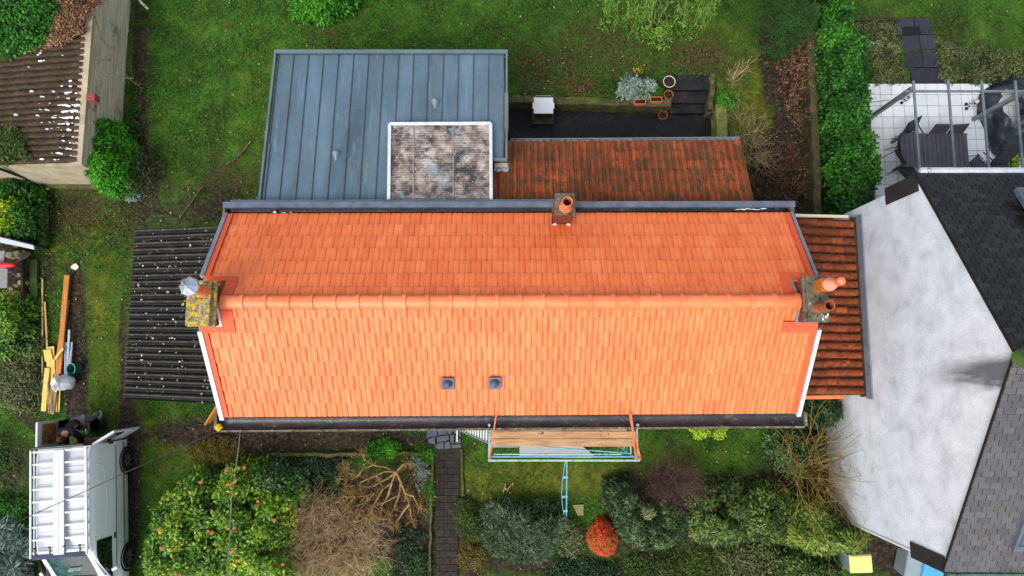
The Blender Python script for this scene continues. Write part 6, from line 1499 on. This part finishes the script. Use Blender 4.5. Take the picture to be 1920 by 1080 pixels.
# silver lavender / rosemary
bush('silver_shrub', 'wide silvery green shrub with long narrow upright leaves', 'shrub', [(900, 965), (925, 945), (970, 940), (1010, 945), (1050, 950), (1068, 975), (1055, 1010), (1030, 1045), (1000, 1065), (950, 1055), (915, 1030), (900, 1000)], .95, (.15, .017), 640, M['rosemary'], .13, 34, .45, upright=.6, jit=.4)
bush('moss_shrub', 'yellow green soft shrub between the path and the silvery one', 'shrub', [(848, 945), (880, 940), (905, 965), (905, 1000), (890, 1020), (860, 1000)], .5, (.06, .03), 200, M['moss_leaf'], .16, 24, .3)
bush('brown_shrub', 'brown and green low shrub below the silvery one, at the path', 'shrub', ell(885, 1045, 30, 30), .4, (.05, .03), 120, M['heather'], .14, 22, .3)
bush('brown_green_shrub', 'brownish green shrub at the right of the silvery one', 'shrub', ell(1072, 1015, 26, 40), .4, (.06, .03), 130, M['rhodo_olive'], .15, 20, .3)
# red azalea
rp = [(1122, 980), (1131, 977), (1142, 982), (1150, 992), (1158, 1004), (1159, 1020), (1153, 1036), (1150, 1045), (1135, 1046), (1118, 1040), (1108, 1028), (1103, 1012), (1108, 998), (1114, 990)]
rb = bush('red_shrub', 'small egg shaped shrub with bright orange red leaves', 'shrub', rp, .75, (.04, .025), 700, M['red_leaf'], .07, 24, .3, low=.3, jit=.6, flat=.7)
# rhododendrons
bush('rhododendron', 'dark grey green rhododendron with rosettes next to the red shrub', 'shrub', [(1140, 905), (1165, 898), (1195, 895), (1205, 920), (1215, 940), (1250, 935), (1285, 940), (1300, 975), (1285, 1010), (1260, 1035), (1215, 1038), (1180, 1025), (1160, 1000), (1150, 965), (1132, 940)], 1.3, (.095, .038), 620, M['rhodo'], .11, 22, .5, jit=.22, mound=.26)
bush('rhododendron', 'small olive green shrub in the middle of the dark rhododendron', 'shrub', ell(1212, 957, 16, 15), 1.42, (.07, .03), 50, M['rhodo_olive'], .13, 36, .2, jit=.35)
twig_bush('plum_twig_bush', 'purplish brown leafless bush above the dark rhododendron', 'bush', ell(1262, 905, 48, 42), 1.25, 150, .009, M['plum_twig'], 2, kids_n=3, spread=.75, base_r=.6, wob=.3)
bush('yellowish_shrub', 'narrow yellow green and brown shrub right of the purplish bush', 'shrub', [(1288, 915), (1303, 905), (1300, 945), (1290, 958)], 1.0, (.06, .03), 50, M['rhodo_olive'], .13, 26, .2)
bush('laurel_hedge', 'broad mid green laurel mass in the lower right garden', 'hedge', [(1305, 925), (1335, 908), (1380, 905), (1420, 902), (1460, 908), (1490, 930), (1500, 960), (1490, 1010), (1470, 1030), (1420, 1020), (1370, 1025), (1320, 1020), (1296, 1000), (1300, 960)], 1.3, (.115, .045), 620, M['laurel'], .16, 20, .5, jit=.3, mound=.3)
for k, (q, mt, lb) in enumerate([([(1170, 1045), (1260, 1040), (1330, 1030), (1360, 1060), (1340, 1100), (1180, 1100)], 'moss_leaf', 'low soft green plants at the bottom edge below the rhododendron'),
                                 ([(1345, 1028), (1440, 1025), (1490, 1035), (1500, 1100), (1350, 1100)], 'rhodo_olive', 'olive brown low shrubs at the bottom edge below the laurel mass'),
                                 ([(1040, 1050), (1160, 1055), (1170, 1100), (1020, 1100)], 'dark_leaf', 'dark low plants at the bottom edge below the red shrub')]):
    bush('low_plants', lb, 'plants', q, .25, (.075, .032), 330, M[mt], .14, 16, .3, flat=.4)
bush('bay_shrub', 'tall light green laurel leaning over the yellow bin', 'shrub', [(1490, 960), (1530, 945), (1570, 955), (1600, 968), (1632, 990), (1636, 1020), (1605, 1042), (1570, 1050), (1530, 1045), (1490, 1020), (1478, 990)], 2.3, (.13, .04), 520, M['laurel2'], .24, 30, .6, jit=.35)
bush('bay_shrub', 'darker laurel below the light green one at the bottom edge', 'shrub', [(1480, 1035), (1540, 1045), (1590, 1055), (1585, 1100), (1475, 1100)], 1.4, (.11, .045), 220, M['laurel'], .22, 26, .4)
bush('gutter_shrub', 'dark evergreen shrub squeezed between the gutter and the white gable', 'shrub', [(1505, 750), (1560, 745), (1582, 760), (1575, 785), (1550, 800), (1520, 800), (1500, 800)], 1.8, (.13, .045), 200, M['dark_leaf'], .22, 26, .4)
bush('evergreen_shrub', 'mid green shrub under the lower right gutter end', 'shrub', [(1440, 812), (1520, 806), (1550, 820), (1545, 870), (1500, 900), (1460, 880), (1445, 850)], .9, (.08, .035), 260, M['camellia_dark'], .2, 24, .4)
twig_bush('willow_shrub', 'sprawling leafless olive brown bush against the white gable', 'bush', [(1470, 850), (1500, 815), (1540, 790), (1585, 800), (1600, 850), (1605, 900), (1610, 950), (1580, 965), (1530, 945), (1480, 940), (1462, 900)], 2.6, 48, .022, M['olive_twig'], 3, kids_n=2, spread=.55, base_r=.1, wob=.16)
bush('golden_shrub', 'bright yellow green shrub half under the lower gutter', 'shrub', ell(1333, 806, 34, 16), .7, (.07, .035), 110, M['yellow_green'], .16, 28, .3)
# left side
bush('bright_shrub', 'vivid green leafy shrub at the garage corner', 'shrub', [(156, 324), (158, 304), (172, 276), (174, 232), (188, 214), (205, 222), (212, 255), (226, 286), (228, 326), (212, 350), (186, 352), (168, 338)], 2.1, (.09, .045), 700, M['bright_leaf'], .2, 32, .3, mound=.34, flat=.3)
twig_bush('bramble', 'brown and green tangle of brambles right of the bright green shrub', 'bush', [(240, 290), (270, 275), (300, 300), (295, 345), (260, 375), (235, 350)], .8, 70, .010, M['brown_twig'], 2, base_r=.6, leaves=(.07, .035, 1500, M['dark_leaf']))
bush('pale_leaf_plant', 'small plant with whitish leaves under the bright green shrub', 'plant', ell(248, 366, 14, 6), .3, (.07, .04), 22, M['silver'], .12, 16, .15)
bush('roof_ivy', 'thick green ivy spreading over the garage roof', 'ivy', [(-60, -60), (110, -60), (108, 10), (95, 30), (88, 55), (70, 75), (50, 90), (20, 100), (-60, 112)], .35, (.1, .07), 700, M['ivy'], .2, 26, .3, z0=gZ+.25, flat=.4)
bush('dry_creeper', 'brown dying creeper between the ivy and the garage side wall', 'ivy', [(98, -30), (182, -30), (180, 12), (160, 24), (160, 48), (120, 72), (60, 95), (88, 60)], .22, (.07, .035), 420, M['brown_leaf'], .16, 22, .3, z0=gZ+.2)
bush('roof_ivy', 'thin green creeper at the lower left of the garage roof', 'ivy', [(-40, 240), (20, 235), (48, 262), (50, 295), (10, 305), (-40, 300)], .15, (.08, .05), 170, M['moss_leaf'], .16, 16, .2, z0=gZ+.3)
bush('garden_shrub', 'dark glossy shrub between the green downpipe and the low wall', 'shrub', [(-40, 325), (30, 330), (62, 348), (62, 445), (40, 450), (-40, 430)], 1.2, (.1, .05), 420, M['ivy'], .2, 28, .3)
bush('lime_shrub', 'lime green rounded shrub cut by the left edge', 'shrub', [(-40, 372), (12, 365), (26, 390), (28, 425), (12, 446), (-40, 442)], 1.6, (.1, .05), 150, M['yellow_green'], .2, 26, .3)
bush('ivy_bank', 'yellow green ivy bank below the rubble at the left edge', 'ivy', [(-40, 548), (20, 550), (38, 575), (50, 610), (52, 650), (30, 672), (-40, 675)], 1.0, (.11, .06), 330, M['camellia'], .2, 26, .4)
bush('undergrowth', 'brown green undergrowth left of the timber', 'plants', [(30, 640), (70, 625), (72, 700), (68, 770), (30, 775), (-30, 740), (-30, 690)], .45, (.07, .03), 420, M['rhodo_olive'], .18, 20, .3)
bush('undergrowth', 'sparse leafy undergrowth left of the van rear', 'plants', [(-40, 800), (20, 820), (40, 860), (20, 890), (-40, 900)], .2, (.06, .03), 150, M['moss_leaf'], .16, 18, .2)
bush('sword_leaf_plant', 'grey green plant with long leaves left of the van', 'plant', [(-30, 985), (10, 975), (40, 1010), (45, 1060), (30, 1100), (-30, 1100)], .8, (.28, .03), 160, M['silver'], .15, 22, .3, upright=.4)
bush('edge_plants', 'dark green plants under the van\'s left side', 'plants', [(-30, 930), (50, 930), (55, 980), (40, 1010), (-30, 985)], .4, (.08, .04), 200, M['ivy'], .18, 20, .3)
bush('drive_weeds', 'green weeds between the mossy slab and the battens', 'plants', [(48, 500), (56, 495), (56, 565), (70, 560), (72, 500), (76, 520), (74, 600), (50, 600)], .15, (.06, .03), 110, M['ivy'], .1, 18, .15)
# top
bush('round_shrub', 'broad leaved green shrub at the top edge above the zinc roof', 'shrub', [(530, -50), (665, -50), (650, -4), (630, 10), (600, 18), (570, 14), (545, 4)], 1.3, (.13, .05), 260, M['bright_leaf'], .24, 28, .5)
wt = bush('weeping_tree', 'light green drooping tree crown at the top edge', 'tree', [(1120, -90), (1375, -90), (1360, -14), (1340, -4), (1315, 14), (1280, 34), (1262, 40), (1240, 20), (1200, 10), (1165, 0), (1135, -12)], 3.4, (.12, .03), 260, M['willow_leaf'], .26, 26, .8, names=('crown', 'trunk'), low=.5, jit=.6)
segs = []
for _ in range(70):
    u, v = random.uniform(1140, 1355), random.uniform(-40, 22); p = W(u, v, random.uniform(2, 3.2)); grow(segs, p, (random.gauss(0, .4), -.8, -.5), random.uniform(.4, .9), .009, 1, .2, 1, .6, 5, -.12)
V, F, T = segs_mesh(segs); npmesh('drooping_twigs', V, F, T, M['willow_leaf'], wt)
bush('conifer_hedge', 'flat fine textured green conifer at the top right', 'conifer', [(1436, -60), (1512, -60), (1508, 8), (1532, 35), (1528, 58), (1500, 75), (1465, 90), (1442, 80), (1436, 30)], 2.6, (.05, .02), 700, M['conifer'], .18, 36, .3, flat=.8, low=.3)
m = MB()
for k in range(9): m.bar(Wg(1508+k*2, 22+(k*7) % 14, .5+.05*k), Wg(1526+k*1.5, 6+(k*5) % 12, .6+.05*k), .05, .04)
tag(m.build('split_logs', M['dead_branch']), 'heap of split logs in the dark gap beside the conifer', 'logs')
bush('ivy_hedge', 'long thick ivy hedge between the two gardens', 'hedge', [(1545, -60), (1592, -60), (1596, 20), (1604, 50), (1630, 90), (1636, 140), (1628, 170), (1634, 230), (1640, 262), (1650, 310), (1655, 345), (1630, 372), (1603, 400), (1575, 400), (1562, 340), (1556, 250), (1548, 150), (1540, 60)], 2.0, (.095, .075), 1500, M['ivy'], .2, 24, .4, flat=.45, mound=.4)
twig_bush('stem_bush', 'dead brown stems with curled leaves beside the boundary wall', 'bush', [(1462, 90), (1505, 80), (1520, 130), (1518, 220), (1500, 240), (1470, 200)], .9, 60, .010, M['brown_twig'], 2, base_r=.85, leaves=(.06, .035, 1300, M['brown_leaf']))
twig_bush('stem_bush', 'reddish bare stems between the boundary wall and the ivy hedge', 'bush', [(1455, 270), (1510, 255), (1525, 320), (1520, 385), (1470, 395), (1430, 370)], .9, 80, .010, M['brown_twig'], 2, base_r=.8, leaves=(.05, .03, 700, M['brown_leaf']))
twig_bush('wiry_shrub', 'wiry straw coloured shrub right of the dark terrace', 'bush', [(1365, 205), (1410, 200), (1452, 250), (1450, 310), (1425, 330), (1385, 290)], .9, 90, .009, M['tan_twig'], 2, base_r=.6, leaves=(.05, .02, 500, M['moss_leaf']))
twig_bush('straw_stems', 'tall straw coloured stems leaning beside the garden steps', 'bush', [(1345, 160), (1360, 125), (1410, 100), (1405, 150), (1370, 175)], .9, 26, .014, M['tan_twig'], 1, base_r=.1, wob=.08, spread=.3)
bush('fern', 'small green fern beside the stone kerb', 'plant', ell(1366, 187, 13, 10), .3, (.13, .025), 20, M['bright_leaf'], .1, 20, .1)
bush('silver_leaf_shrub', 'silver leaved shrub spilling over the retaining wall', 'shrub', [(1163, 170), (1172, 145), (1180, 130), (1190, 142), (1215, 145), (1234, 155), (1230, 175), (1215, 188), (1190, 192), (1172, 192)], .65, (.085, .045), 150, M['silver'], .15, 26, .25, jit=.3)
bush('daffodils', 'small clump of yellow flowers behind the silver leaved shrub', 'flowers', ell(1195, 130, 9, 3), .35, (.04, .02), 6, mat('daffodil', [S(110, 130, 20), S(214, 196, 30), S(230, 214, 60)], 8, tone=.8), .09, 14, .1)
twig_bush('dry_perennial', 'clump of dry brown stems left of the silver leaved shrub', 'bush', ell(1085, 158, 36, 20), .5, 90, .007, M['brown_twig'], 1, base_r=.6, leaves=(.05, .025, 300, M['brown_leaf']))
bush('leafy_perennial', 'small yellow green leafy plant between the dry stems and silver shrub', 'plant', ell(1140, 160, 16, 12), .35, (.09, .04), 30, M['moss_leaf'], .12, 14, .15)
bush('bed_plants', 'mixed green and brown plants left of the dark slab path', 'plants', [(1605, 42), (1680, 40), (1690, 90), (1700, 150), (1645, 155), (1636, 100)], .3, (.07, .035), 330, M['rhodo_olive'], .14, 18, .2)
bush('bed_plants', 'low green and rusty plants right of the dark slab path', 'plants', [(1765, 70), (1800, 85), (1900, 90), (1960, 110), (1960, 152), (1775, 152), (1762, 110)], .35, (.07, .035), 420, M['rhodo_olive'], .15, 20, .25)
bush('bed_plants', 'bright green cushion plant just above the white terrace', 'plant', ell(1806, 125, 22, 18), .45, (.05, .025), 90, M['moss_leaf'], .12, 26, .2)
bush('bed_plants', 'green plants in the upper bed between path and right lawn', 'plants', [(1752, 36), (1815, 34), (1818, 78), (1765, 72)], .2, (.06, .03), 120, M['moss_leaf'], .12, 18, .2)
bush('green_pot_plant', 'small lime green plant at the far right below the chairs', 'plant', ell(1905, 302, 10, 12), .5, (.08, .04), 30, M['yellow_green'], .12, 18, .15)
bush('low_weeds', 'scattered leafy weeds on the upper end of the drive', 'plants', [(86, 362), (235, 372), (240, 440), (225, 520), (150, 500), (90, 480)], .1, (.055, .032), 150, M['ivy'], .12, 9, .2, flat=.5)
bush('low_weeds', 'weeds growing along the foot of the garage side wall', 'plants', [(244, 150), (268, 150), (272, 270), (246, 260)], .15, (.06, .035), 60, M['ivy'], .12, 10, .2)
